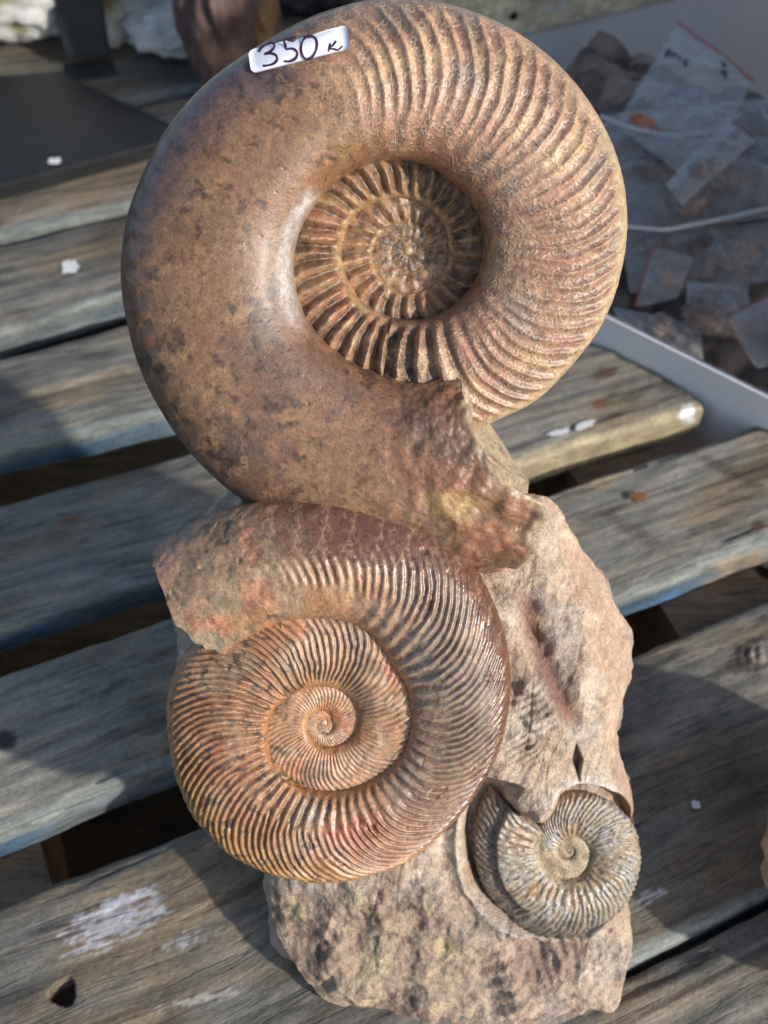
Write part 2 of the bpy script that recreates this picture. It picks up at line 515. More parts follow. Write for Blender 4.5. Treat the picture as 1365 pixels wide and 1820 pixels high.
GR = (0.170, 0.156, 0.128)
GB = (0.200, 0.185, 0.152)
plank_obj('plank', [(0, 235), (225, 190)], [(0, 415), (225, 364)], -0.75, 0.44, seed=1, base=GR, blue=0.25)
plank_obj('plank', [(0, 428), (225, 377)], [(0, 585), (222, 520)], -0.75, 0.46, seed=2, base=GR, blue=0.5)
plank_obj('plank', [(0, 632), (229, 572)], [(0, 800), (288, 730)], -0.75, 0.44, seed=3, base=GB)
plank_obj('plank', [(0, 891), (341, 797)], [(0, 1112), (1207, 735)], -0.75, 0.50, seed=4, base=GB, marks=marksB, end_px=[(1063, 596), (1244, 714)])
plank_obj('plank', [(0, 1196), (1300, 762)], [(0, 1478), (1096, 1062)], -0.75, 0.75, seed=5, base=GB, marks=marksC, edge_wave=1.5)
plank_obj('plank', [(0, 1604), (1136, 1155)], [(1129, 1710), (1354, 1600)], -0.42, 0.55, seed=6, base=GR, marks=marksD, hole=((112, 1764), 0.0068), res=0.0011, ntop=110)
plank_obj('plank', [(1129, 1727), (1354, 1617)], [(1129, 2120), (1354, 1990)], -0.6, 0.75, seed=7, base=GB)
plank_obj('plank', [(0, 50), (225, 10)], [(0, 222), (225, 178)], -0.8, 0.46, seed=8, base=GR)

def stringer(p0, side, w=0.075, seed=0):
    """board on edge running across under the planks; p0 = a point on the face that shows"""
    d = np.array([math.cos(PTH), math.sin(PTH)]); e = np.array([-d[1], d[0]])
    bm = bmesh.new()
    n = 60
    vs = []
    for i in range(n + 1):
        y = -0.35 + 1.3 * i / n
        row = []
        for (x, z) in ((0, -0.029), (side * w, -0.029), (side * w, -0.142), (0, -0.142)):
            q = p0 + d * (x + 0.002 * math.sin(i * 0.7 + seed)) + e * (y - p0 @ e)
            row.append(bm.verts.new((q[0], q[1], z)))
        vs.append(row)
    for i in range(n):
        for j in range(4):
            bm.faces.new((vs[i][j], vs[i][(j + 1) % 4], vs[i + 1][(j + 1) % 4], vs[i + 1][j]))
    bm.faces.new(vs[0]); bm.faces.new(vs[-1])
    bmesh.ops.recalc_face_normals(bm, faces=bm.faces)
    me = bpy.data.meshes.new('stringer'); bm.to_mesh(me); bm.free()
    a = me.attributes.new('Tint', 'FLOAT_COLOR', 'POINT')
    a.data.foreach_set('color', np.tile((0.20, 0.135, 0.085, 1), (len(me.vertices), 1)).astype(np.float32).ravel())
    me.materials.append(M_wood)
    o = bpy.data.objects.new('stringer', me); col.objects.link(o)
    o.parent = pallet; o.matrix_parent_inverse = PINV
stringer(at(90, 1545, -0.029)[:2], -1, seed=1)
stringer(at(1197, 1107, -0.029)[:2], 1, seed=2)
def lower_board(p, seed):
    d = np.array([math.cos(PTH), math.sin(PTH)]); e = np.array([-d[1], d[0]])
    vs = []; fs = []
    for z in (-0.125, -0.141):
        for (u, v) in ((-0.7, -0.05), (0.5, -0.05), (0.5, 0.05), (-0.7, 0.05)):
            q = d * u + e * (v + p @ e); vs.append((q[0], q[1], z))
    fs = [(0, 1, 2, 3), (7, 6, 5, 4), (0, 4, 5, 1), (1, 5, 6, 2), (2, 6, 7, 3), (3, 7, 4, 0)]
    o = from_lists('lower_board', vs, fs, M_wood)
    a = o.data.attributes.new('Tint', 'FLOAT_COLOR', 'POINT')
    a.data.foreach_set('color', np.tile((0.26, 0.16, 0.07, 1), (8, 1)).astype(np.float32).ravel())
    o.parent = pallet; o.matrix_parent_inverse = PINV
lower_board(at(120, 870, -0.13)[:2], 1)
lower_board(at(150, 1150, -0.13)[:2], 2)

# ---------------------------------------------------------------- the fossil sculpture
ROCK_A = math.radians(50)
RV = np.array([0, math.cos(ROCK_A), math.sin(ROCK_A)])
RN = np.array([0, -math.sin(ROCK_A), math.cos(ROCK_A)])
RP = np.array([0, 0.190, 0.0])
base_pt = at(800, 1700, 0)
sculpt = empty('ammonite_sculpture', (float(base_pt[0]), 0.30, 0.0))
tag(sculpt, 'tall stone sculpture of three spiral brown ammonites on a pinkish rock with a price sticker', 'fossil')
SINV = Matrix.Translation(sculpt.location).inverted()
def under(o, parent=None, inv=None):
    o.parent = parent or sculpt
    o.matrix_parent_inverse = SINV
    return o

def interp_poly(x, xp, fp, smooth=9):
    """piecewise cubic (Catmull-Rom on uneven knots via dense smoothing)"""
    xs = np.linspace(xp[0], xp[-1], 1200)
    ys = np.interp(xs, xp, fp)
    k = max(3, int(smooth / (xp[-1] - xp[0]) * 1200)) | 1
    ker = np.hanning(k + 2)[1:-1]; ker /= ker.sum()
    pad = np.concatenate([2 * ys[0] - ys[k // 2:0:-1], ys, 2 * ys[-1] - ys[-2:-k // 2 - 1:-1]])
    ys = np.convolve(pad, ker, 'valid')
    return np.interp(x, xs, ys)

class Spiral:
    def __init__(s, center, P, n, vdir, seam, outer, seam_start, outer_start, sgn=1, kw=0.25, ratio=1.3, smooth=22):
        s.n = np.asarray(n, float); s.v = np.asarray(vdir, float); s.u = np.array([1.0, 0, 0]); s.sgn = sgn
        s.C = on_plane(np.float64(center[0]), np.float64(center[1]), P, s.n)
        def loc(pt, w):
            q = on_plane(np.float64(pt[0]), np.float64(pt[1]), s.C + s.n * w, s.n) - s.C
            return sgn * (q @ s.u), q @ s.v
        def unwrap(pts, start, iskw):
            T = []; Rr = []; prev = math.radians(start)
            for p in pts:
                w = 0.0
                for it in range(3):
                    a, b = loc(p, w); r = math.hypot(a, b); w = iskw * r
                t = math.atan2(b, a)
                while t < prev - math.pi: t += 2 * math.pi
                while t > prev + math.pi: t -= 2 * math.pi
                T.append(t); Rr.append(r); prev = t
            o = np.argsort(T)
            return np.array(T)[o], np.array(Rr)[o]
        s.st, s.sr = unwrap(seam, seam_start, kw)
        s.ot, s.or_ = unwrap(outer, outer_start, 0.0)
        s.ratio = ratio; s.smooth = math.radians(smooth)
    def seam(s, t):
        lr = np.log(s.sr)
        r = interp_poly(np.clip(t, s.st[0], s.st[-1]), s.st, lr, s.smooth)
        g = (lr[-1] - lr[0]) / (s.st[-1] - s.st[0])
        r = r + np.minimum(t - s.st[0], 0) * 0.22 + np.maximum(t - s.st[-1], 0) * 0.05
        return np.exp(r)
    def outer(s, t):
        ro = interp_poly(np.clip(t, s.ot[0], s.ot[-1]), s.ot, s.or_, s.smooth)
        ro = ro * np.exp(np.maximum(t - s.ot[-1], 0) * 0.05)
        a = s.seam(t + 2 * math.pi) * s.ratio
        k0 = s.or_[0] / (s.seam(np.array([s.ot[0] + 2 * math.pi]))[0] * s.ratio)
        f = sstep(s.ot[0] - 1.2, s.ot[0], t)
        return np.where(t >= s.ot[0], ro, a * (1 + (k0 - 1) * f))
    def world(s, r, t, w):
        return s.C + (s.sgn * r * np.cos(t))[:, None] * s.u + (r * np.sin(t))[:, None] * s.v + w[:, None] * s.n

def suture_curve(rs, iters=3):
    """frilly closed-lobed line from (0,0) to (1,0); x along, y across, unit lobes"""
    pts = [np.array([0.0, 0.0])]
    nl = 5
    for i in range(nl):
        x0, x1 = i / nl, (i + 1) / nl
        s = 1 if i % 2 else -1
        a = 0.055 * (0.7 + 0.6 * rs.rand())
        pts += [np.array([x0 + 0.25 / nl, s * a * .5]), np.array([x0 + .5 / nl, s * a]), np.array([x0 + .8 / nl, s * a * .4]), np.array([x1, 0.0])]
    P = pts
    for it in range(iters):
        out = [P[0]]
        for i in range(len(P) - 1):
            a, b = P[i], P[i + 1]; d = b - a; nrm = np.array([-d[1], d[0]])
            sg = 1 if (i % 2) else -1
            h = 0.42 + 0.25 * rs.rand()
            j = rs.randn(4) * 0.05
            out += [a + d * (.36 + j[0]), a + d * (.22 + j[1]) + nrm * sg * h, a + d * (.78 + j[2]) + nrm * sg * h, a + d * (.64 + j[3]), b]
        P = out
    return np.array(P)

def shell(name, sp, t0, t1, nT, nS, kh, gamma, q, deco, mat, parent, tend=None, cap=None, phi_max=1.75, phi0=0.0, tmap=None, colour=None, tilt=0.0, nback=16, sut=None, woff=None):
    """one stretch of whorl: rings of a rounded cross-section swept along the spiral.
       deco(T, RHO, PHI, P) -> (displacement along normal); colour(...) -> (rgb, rough)"""
    # cross-section sampling, even in arc length on the front half
    ph = np.linspace(phi0, math.pi, 900)
    rho = (0.5 * (1 - np.cos(ph))) ** gamma; ww = np.abs(np.sin(ph)) ** q * np.sign(np.sin(ph) + 1e-9)
    al = np.concatenate([[0], np.cumsum(np.hypot(np.diff(rho), np.diff(ww) * 0.6))]); al /= al[-1]
    pf = np.interp(np.linspace(0, 1, nS), al, ph)
    pb = math.pi + (np.linspace(0, 1, nback + 1)[1:]) * (phi_max - 1) * math.pi
    phi = np.concatenate([pf, pb]); m = len(phi)
    rho = (0.5 * (1 - np.cos(phi))) ** gamma
    wsh = np.sign(np.sin(phi)) * np.abs(np.sin(phi)) ** q
    wsh[np.abs(np.sin(phi)) < 1e-6] = 0
    t = np.linspace(0, 1, nT) if tmap is None else np.interp(np.linspace(0, 1, nT), *tmap)
    T = t0 + (t1 - t0) * t
    TT = np.repeat(T, m); PH = np.tile(phi, nT); RH = np.tile(rho, nT); WS = np.tile(wsh, nT)
    if tend is not None:       # ragged, slanting end
        dl = np.tile(tend(phi, rho, wsh), nT)
        wgt = np.repeat(sstep(0.80, 1.0, t), m)
        TT = TT + dl * wgt
    ri = sp.seam(TT); ro = sp.outer(TT)
    h = kh(TT) * ro
    r = ri + (ro - ri) * RH; w = h * WS
    if woff is not None: w = w + woff(TT)
    # cross-section normal
    r2 = r.reshape(nT, m); w2 = w.reshape(nT, m)
    dr = np.gradient(r2, axis=1); dw = np.gradient(w2, axis=1)
    L = np.hypot(dr, dw) + 1e-12
    nr = (-dw / L).ravel(); nw = (dr / L).ravel()
    P0 = sp.world(r, TT, w)
    S = np.zeros(nT * m)
    if sut is not None:
        S = sut(TT.reshape(nT, m), r2, ri.reshape(nT, m), ro.reshape(nT, m), nS).ravel()
    disp = deco(TT, RH, PH, P0, S)
    r = r + nr * disp; w = w + nw * disp
    P = sp.world(r, TT, w)
    crgb, rgh = colour(TT, RH, PH, P, disp, S)
    Q = grid_quads(nT, m)
    if sp.sgn < 0: Q = Q[:, ::-1]
    o = mesh_np(name, P, Q, mat, None, crgb, rgh)
    under(o, parent)
    last = P.reshape(nT, m, 3)[-1]
    return o, last

def splat_sutures(TT, R2, RI, RO, nS, thetas, rs, mask=None, size=1.0, iters=3):
    nT, m = TT.shape
    out = np.zeros((nT, m))
    Tm = TT[:, nS // 2]
    for th in thetas:
        P = suture_curve(rs, iters)
        # densify
        seg = np.linspace(0, 1, 6)[:-1]
        D = (P[:-1, None, :] * (1 - seg)[None, :, None] + P[1:, None, :] * seg[None, :, None]).reshape(-1, 2)
        i0 = np.clip(np.searchsorted(Tm, th), 1, nT - 2)
        ht = RO[i0, 0] - RI[i0, 0]
        rloc = RI[i0, 0] + D[:, 0] * ht
        tt = th + D[:, 1] * size * ht / np.maximum(rloc, 1e-4) + 0.10 * D[:, 0] ** 2
        fi = np.interp(tt, Tm, np.arange(nT))
        # index across from radius on that ring
        fj = np.interp(rloc, R2[i0, :nS], np.arange(nS))
        ok = (fi > 1) & (fi < nT - 3) & (fj > 1) & (fj < nS - 3)
        fi = fi[ok]; fj = fj[ok]
        a = np.floor(fi).astype(int); b = np.floor(fj).astype(int); u = fi - a; v = fj - b
        for di, wi in ((0, 1 - u), (1, u)):
            for dj, wj in ((0, 1 - v), (1, v)):
                np.maximum.at(out, (a + di, b + dj), np.clip(wi * wj * 1.35, 0, 1))
    return out

TAU = 2 * math.pi
D2R = math.radians

# ---- rock
outline = [(985, 905), (1010, 935), (1045, 990), (1085, 1040), (1120, 1105), (1137, 1155), (1148, 1215), (1144, 1262), (1131, 1290), (1117, 1332),
           (1121, 1378), (1137, 1424), (1148, 1466), (1140, 1530), (1129, 1572), (1130, 1690), (1112, 1775), (1092, 1802), (1050, 1812), (1000, 1840),
           (930, 1870), (800, 1870), (700, 1844), (640, 1815), (560, 1770), (510, 1710), (475, 1650), (462, 1600), (466, 1555), (420, 1500), (340, 1400),
           (306, 1300), (300, 1240), (313, 1165), (300, 1100), (291, 1045), (310, 990), (360, 930), (405, 878), (500, 862), (650, 860), (800, 862), (920, 885)]

def build_rock():
    cpx = (770, 1390)
    Cw = on_plane(np.float64(cpx[0]), np.float64(cpx[1]), RP, RN)
    op = np.array(outline, float)
    ow = on_plane(op[:, 0], op[:, 1], RP, RN) - Cw
    ou = np.stack([ow[:, 0], ow @ RV], 1)
    ou = np.concatenate([ou, ou[:1]])
    sl = np.concatenate([[0], np.cumsum(np.hypot(*np.diff(ou, axis=0).T))]); sl /= sl[-1]
    nA, nR = 760, 250
    s = np.linspace(0, 1, nA, endpoint=False)
    bx = np.interp(s, sl, ou[:, 0]); by = np.interp(s, sl, ou[:, 1])
    k = np.hanning(15)[1:-1]; k /= k.sum()
    def cs(a):
        return np.convolve(np.concatenate([a[-6:], a, a[:6]]), k, 'valid')
    bx, by = cs(bx), cs(by)
    jag = fbm(np.stack([bx, by, bx * 0], 1), 60, 4) * 0.0022
    bl = np.hypot(bx, by); bx *= 1 + jag / bl; by *= 1 + jag / bl
    rr = np.linspace(0.02, 1, nR) ** 0.8
    RRg = np.repeat(rr[None, :], nA, 0).ravel()
    U = (bx[:, None] * rr[None, :]).ravel(); Vv = (by[:, None] * rr[None, :]).ravel()
    P = Cw + U[:, None] * R_ + Vv[:, None] * RV
    px, py = project(P)
    w = (-0.020 * RRg ** 7 - 0.006 * RRg ** 3) * (1 - 0.75 * sstep(1560, 1760, py))
    # big forms
    # conchoidal chips: scooped cells meeting in sharp ridges
    rk = np.random.RandomState(17)
    sx, sy = rk.uniform(-0.11, 0.11, 110), rk.uniform(-0.15, 0.15, 110)
    wu = U + 0.006 * fbm(P, 40, 3, off=101); wv = Vv + 0.006 * fbm(P, 40, 3, off=111)
    tx, ty, th_ = rk.uniform(-0.30, 0.30, 110), rk.uniform(-0.22, 0.22, 110), rk.uniform(0, 0.0035, 110)
    env = np.full(len(P), 1e9)
    for k in range(110):
        du, dv = wu - sx[k], (wv - sy[k]) * 0.75
        env = np.minimum(env, 26 * (du * du + dv * dv) + tx[k] * du + ty[k] * dv + th_[k])
    w += np.clip(env, -0.006, 0.008) * 0.75 - 0.002
    w += fbm(P, 14, 3) * 0.006 + fbm(P, 45, 3, off=4) * 0.0030
    low = sstep(1540, 1640, py)
    rdg = ridged(P, 26, 4, off=9)
    w += (rdg - 0.4) * 0.0030 * (0.35 + 0.9 * low)
    w += fbm(P, 190, 3, off=2) * 0.0006 * (0.7 + low * 0.9)
    An = np.stack([px * 1.5 + py * 0.5, py * 0.45 - px * 0.15, px * 0], 1) / 1365.0
    crk = np.abs(fbm(An, 8, 3, off=55)); w -= 0.0005 * sstep(0.06, 0.0, crk)
    stp = fbm(An * 0.6 + P * 3.0, 7, 4, off=65); w += 0.0008 * (sstep(-0.12, 0.05, stp) + sstep(0.25, 0.40, stp) + sstep(-0.5, -0.35, stp) - 1)
    # facet: right-hand flank turns away beyond a ridge line
    xr = np.interp(py, [900, 1000, 1100, 1200, 1300, 1450, 1600, 1800], [975, 1005, 1035, 1060, 1075, 1110, 1100, 1085])
    w -= np.clip((px - xr) / FPX * 0.6, 0, None) * 0.75 * (py < 1500)
    # groove between ridge and the middle ammonite
    xg = np.interp(py, [1050, 1130, 1200, 1290], [930, 950, 975, 1020])
    w -= 0.0045 * np.exp(-((px - xg) / 18) ** 2) * sstep(1040, 1090, py) * sstep(1310, 1270, py)
    # ribbed fragments
    def frag(cx, cy, rx, ry, ang, sp_, amp):
        a = D2R(ang); dx, dy = px - cx, py - cy
        u = dx * math.cos(a) + dy * math.sin(a); v = -dx * math.sin(a) + dy * math.cos(a)
        m = sstep(1.1, 0.7, np.hypot(u / rx, v / ry) + 0.15 * fbm(P, 120, 2))
        return m, amp * np.sin((u + 0.004 * v * v) / sp_ * TAU) * m
    m1, d1 = frag(960, 1255, 62, 42, 58, 13, 0.0004)
    m2, d2 = frag(930, 1330, 40, 30, 58, 12, 0.0006)
    m3, d3 = frag(985, 1695, 78, 62, -22, 19, 0.0005)
    m4, d4 = frag(900, 1745, 80, 40, 62, 22, 0.0006)
    w += d1 + d2 + d3 + d4 + 0.002 * m1 - 0.003 * m3
    # notch
    nt_ = sstep(1.0, 0.55, np.abs(px - 1030 - (py - 1365) * 0.08) / 13 + np.abs(py - 1362) / 38)
    w -= 0.007 * nt_
    # hollow around the small ammonite, with a raised lip on its lower left
    ao = np.array(small_outer, float)
    ang = np.arctan2(-(ao[:, 1] - 1511), ao[:, 0] - 1011); rad = np.hypot(ao[:, 1] - 1511, ao[:, 0] - 1011)
    oo = np.argsort(ang); ang = ang[oo]; rad = rad[oo]
    pa = np.arctan2(-(py - 1511), px - 1011); pr = np.hypot(px - 1011, py - 1511)
    rb = np.interp(pa, ang, rad, period=TAU)
    dist = pr - rb
    left = sstep(0.2, 0.75, np.cos(pa - D2R(205)))
    fillm = np.exp(-(((px - 942) / 46) ** 2 + ((py - 1420) / 36) ** 2))
    w -= 0.016 * sstep(10, -6, dist) * (1 - np.clip(fillm * 1.3, 0, 1)) + 0.004 * left * sstep(22, 6, dist)
    w += 0.006 * fillm
    fil2 = np.exp(-(((px - 962) / 26) ** 2 + ((py - 1447) / 24) ** 2))
    w += 0.013 * fil2
    w += 0.0026 * left * np.exp(-((dist - 20) / 7) ** 2) * (1 + 0.8 * fbm(P, 60, 3, off=87))
    w -= 0.003 * left * np.exp(-((dist - 46) / 16) ** 2)
    w += 0.0012 * np.exp(-((dist - 9) / 8) ** 2) * sstep(0.6, 0.9, np.cos(pa - D2R(75)))
    # hollow between middle and small one
    w -= 0.005 * np.exp(-(((px - 862) / 24) ** 2 + ((py - 1392) / 48) ** 2))
    # lower left bulge faces outwards and is deeply pitted
    pit = sstep(0.30, 0.75, fbm(P, 45, 3, off=21)) * low
    w -= 0.003 * pit
    P = P + w[:, None] * RN
    P[:, 2] = np.maximum(P[:, 2], -0.002)
    # colours
    n1 = fbm(P, 22, 4, off=31); n2 = fbm(P, 60, 4, off=5); n3 = fbm(P, 200, 4, off=6)
    c = np.tile((0.46, 0.375, 0.285), (len(P), 1))
    c = mix(c, np.tile((0.57, 0.50, 0.41), (len(P), 1)), sstep(-0.1, 0.5, n2))
    c = mix(c, np.tile((0.40, 0.265, 0.185), (len(P), 1)), sstep(0.05, 0.5, n1) * 0.7)
    c = mix(c, np.tile((0.17, 0.12, 0.085), (len(P), 1)), np.clip(sstep(0.07, 0.0, crk) * 0.4 + sstep(0.2, 0.55, fbm(P, 48, 4, off=91)) * 0.5, 0, 1))
    c = mix(c, np.tile((0.36, 0.34, 0.32), (len(P), 1)), sstep(0.15, 0.45, fbm(P, 30, 4, off=95)) * 0.6)
    right = sstep(-10, 25, px - xr) * (py < 1500)
    c = mix(c, np.tile((0.52, 0.375, 0.27), (len(P), 1)), right * 0.6)
    c = mix(c, np.tile((0.62, 0.56, 0.44), (len(P), 1)), sstep(0.2, 0.6, fbm(P, 35, 3, off=77)) * right * 0.7)
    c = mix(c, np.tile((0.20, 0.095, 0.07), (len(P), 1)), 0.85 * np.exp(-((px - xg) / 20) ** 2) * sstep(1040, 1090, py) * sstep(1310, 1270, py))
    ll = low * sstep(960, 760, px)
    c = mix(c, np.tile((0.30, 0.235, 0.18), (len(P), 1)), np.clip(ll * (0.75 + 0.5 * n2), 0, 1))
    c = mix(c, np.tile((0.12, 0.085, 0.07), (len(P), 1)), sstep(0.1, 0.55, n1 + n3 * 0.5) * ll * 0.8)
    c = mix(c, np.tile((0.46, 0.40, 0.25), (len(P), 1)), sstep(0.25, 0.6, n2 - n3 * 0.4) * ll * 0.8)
    c = mix(c, np.tile((0.22, 0.14, 0.115), (len(P), 1)), np.clip((m3 + m4 * 0.5) * 0.55, 0, 1))
    c = mix(c, np.tile((0.30, 0.22, 0.16), (len(P), 1)), np.clip((m1 + m2), 0, 1) * 0.35 * (n3 > 0.1))
    c = mix(c, np.tile((0.16, 0.115, 0.09), (len(P), 1)), sstep(0.25, 0.5, n3 * 0.8 + 0.35 * ridged(P, 75, 3, off=3) - 0.12) * 0.25 * (1 - right * 0.7))
    c = mix(c, np.tile((0.20, 0.13, 0.095), (len(P), 1)), nt_ * 0.8)  # notch darkened as well: its shade put into the colour
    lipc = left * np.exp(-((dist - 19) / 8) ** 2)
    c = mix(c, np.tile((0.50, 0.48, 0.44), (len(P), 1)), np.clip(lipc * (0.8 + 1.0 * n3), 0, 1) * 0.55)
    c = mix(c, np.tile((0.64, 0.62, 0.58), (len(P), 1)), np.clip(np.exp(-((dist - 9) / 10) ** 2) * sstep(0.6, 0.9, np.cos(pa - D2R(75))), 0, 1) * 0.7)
    c = c * np.array((0.93, 0.86, 0.82)) * (1 + 0.16 * fbm(P, 420, 2, off=7))[:, None]
    # sides and back
    rim = P.reshape(nA, nR, 3)[:, -1]
    rc = c.reshape(nA, nR, 3)[:, -1]
    ns = 46
    rows = []; rcs = []
    cen = rim.mean(0)
    for kk in range(1, ns + 1):
        dd = 0.26 * (kk / ns) ** 1.5
        q = rim + np.array([0, 0.22, -0.975]) * dd
        shrink = 1 + 0.035 * math.sin(min(1, dd / 0.04) * math.pi / 2) - 0.25 * max(0, dd - 0.04) / 0.22
        q[:, 0] = cen[0] + (q[:, 0] - cen[0]) * shrink
        nn = fbm(q, 30, 4, off=3) * 0.006 + fbm(q, 120, 3, off=8) * 0.0015
        out = q - cen; out[:, 2] = 0; out /= np.linalg.norm(out, axis=1)[:, None]
        q = q + out * (nn * min(1, kk / 4))[:, None]
        prev = rows[-1] if rows else rim
        sunk = q[:, 2] < 0.001
        q[sunk] = prev[sunk]
        q[sunk, :2] += (cen[:2] - q[sunk, :2]) * 0.06
        q[sunk, 2] = -0.003
        rows.append(q)
        nc = fbm(q, 50, 4, off=44)
        rcs.append(mix(rc, np.tile((0.36, 0.28, 0.24), (nA, 1)), np.full(nA, min(1, kk / 6))) * (1 + 0.35 * nc)[:, None])
    Vall = np.concatenate([P.reshape(nA, nR, 3)] + [r_[:, None, :] for r_ in rows], 1)
    Call = np.concatenate([c.reshape(nA, nR, 3)] + [r_[:, None, :] for r_ in rcs], 1)
    m = Vall.shape[1]
    V = Vall.reshape(-1, 3); Cc = Call.reshape(-1, 3)
    Q = grid_quads(nA, m, wrap=True)[:, ::-1]
    # centre fan and underside fan
    Vc = np.concatenate([V, [V.reshape(nA, m, 3)[:, 0].mean(0)], [V.reshape(nA, m, 3)[:, -1].mean(0)]])
    Cc = np.concatenate([Cc, Cc[:1], Cc[:1]])
    i = np.arange(nA)
    fan1 = np.stack([np.full(nA, len(V)), np.full(nA, len(V)), ((i + 1) % nA) * m, i * m], 1)
    fan1 = np.stack([np.full(nA // 2, len(V)), i[::2] * m, ((i[::2] + 1) % nA) * m, ((i[::2] + 2) % nA) * m], 1)
    fan2 = np.stack([np.full(nA // 2, len(V) + 1), ((i[::2] + 2) % nA) * m + m - 1, ((i[::2] + 1) % nA) * m + m - 1, i[::2] * m + m - 1], 1)
    Q = np.concatenate([Q, fan1, fan2])
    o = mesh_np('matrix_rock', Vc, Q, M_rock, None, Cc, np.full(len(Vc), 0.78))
    under(o)
    o['label'] = 'rough pinkish beige rock base with dark pitted lower left'
    return o

small_outer = [(980, 1434), (1001, 1412), (1035, 1409), (1072, 1418), (1103, 1440), (1128, 1471), (1137, 1511), (1134, 1551), (1112, 1603), (1072, 1643),
               (1026, 1661), (971, 1661), (926, 1648), (878, 1616), (844, 1570), (832, 1512), (834, 1450), (863, 1388)]
rock = build_rock()

# ---- large ammonite
BIG_A = math.radians(51)
BV = np.array([0, math.cos(BIG_A), math.sin(BIG_A)])
BN = np.array([0, -math.sin(BIG_A), math.cos(BIG_A)])
BP = np.array([0, 0.382, 0.218])
big_seam = [(697, 449), (723, 483), (754, 455), (726, 401), (663, 449), (717, 520), (763, 511), (797, 431), (772, 378), (695, 352), (634, 381), (605, 440), (618, 501),
            (652, 545), (714, 569), (757, 568), (806, 545), (846, 501), (861, 452), (852, 385), (809, 326), (757, 292), (701, 283), (634, 300), (569, 354), (532, 412),
            (520, 474), (529, 535), (551, 581), (603, 628), (665, 661), (726, 677), (803, 677)]
big_outer = [(905, 735), (940, 720), (1010, 650), (1070, 570), (1100, 480), (1110, 400), (1095, 290), (1040, 180), (950, 85), (850, 30), (760, 4), (690, 0), (600, 20), (445, 98), (320, 202),
             (250, 330), (222, 480), (230, 560), (265, 670), (330, 780), (400, 850), (450, 888), (560, 940), (700, 985), (830, 1004), (890, 1006), (935, 990)]
SPB = Spiral((726, 446), BP, BN, BV, big_seam, big_outer, 188, 1020, kw=0.25, ratio=1.32)
tE = D2R(1371); tS = D2R(976)
ammo_big = empty('large_ammonite', tuple(SPB.C))
under(ammo_big)
ammo_big['label'] = 'large ribbed brown ammonite at the top with a smooth broken-off body chamber'
BINV = Matrix.Translation(SPB.C).inverted()
rs = np.random.RandomState(3)

def big_kh(T):
    return np.interp(np.degrees(T), [300, 700, 900, 985, 1110, 1371], [0.15, 0.18, 0.205, 0.235, 0.285, 0.27])

def big_woff(T):
    return np.interp(np.degrees(T), [0, 400, 700, 900, 985, 1090], [-0.0105, -0.0115, -0.0105, -0.0075, -0.0045, 0.0])

def big_masks(T):
    d = np.degrees(T)
    ribbed = sstep(1208, 1172, d)              # ribs fade out past the top
    return d, ribbed

def big_deco(T, RH, PH, P, S):
    d, ribbed = big_masks(T)
    lag = 7.0 * np.sin(np.clip(RH, 0, 1) * math.pi * 0.9) - 9.0 * RH ** 2
    n = fbm(P, 40, 3, off=12)
    ph = (d + lag + 1.3 * n) / 5.15
    rib = np.cos(ph * TAU)
    rib = rib * 0.9 + 0.18 * np.cos(2 * ph * TAU)
    win = sstep(0.12, 0.42, RH) * (0.75 + 0.5 * sstep(0.4, 0.8, RH)) * sstep(0.985, 0.86, RH) * (1 - 0.6 * sstep(math.pi * 0.93, math.pi, PH))
    broad = np.cos(ph * math.pi) * sstep(0.03, 0.14, RH) * sstep(0.50, 0.22, RH)
    a = (0.00068 + 0.00040 * fbm(P, 30, 2, off=44)) * ribbed * (rib * win + 0.55 * broad)
    # at the bottom of the umbilicus the start of this whorl carries bold ribs
    bold = sstep(1040, 1000, d) * sstep(0.02, 0.15, RH) * sstep(0.8, 0.4, RH)
    a += 0.0022 * bold * np.cos((d + lag) / 11.5 * TAU)
    # faint undulation round the outer rim of the smooth part
    sm = 1 - ribbed
    rimw = np.exp(-((RH - 0.86) / 0.07) ** 2)
    a += 0.00050 * sm * rimw * np.sin((d + 3 * n) / 5.6 * TAU) * sstep(1325, 1290, d)
    a += sm * (fbm(P, 22, 2, off=2) * 0.0007 + fbm(P, 110, 2, off=3) * 0.00005)
    a += fbm(P, 300, 2, off=7) * (0.00005 + 0.00010 * ribbed)
    # small pits
    a -= 0.00025 * sstep(0.75, 0.9, fbm(P, 420, 2, off=40)) * sm
    a += 0.00019 * S * (0.35 + 0.65 * ribbed)
    # crumbling crust low in the umbilicus
    cr = sstep(1010, 990, d) * sstep(0.05, 0.15, RH) * sstep(0.9, 0.5, RH)
    a += cr * (fbm(P, 160, 4, off=3) * 0.003)
    # roughness towards the break
    br = sstep(1330, 1368, d) 
    a += br * (fbm(P, 70, 4, off=5) * 0.0030)
    return a

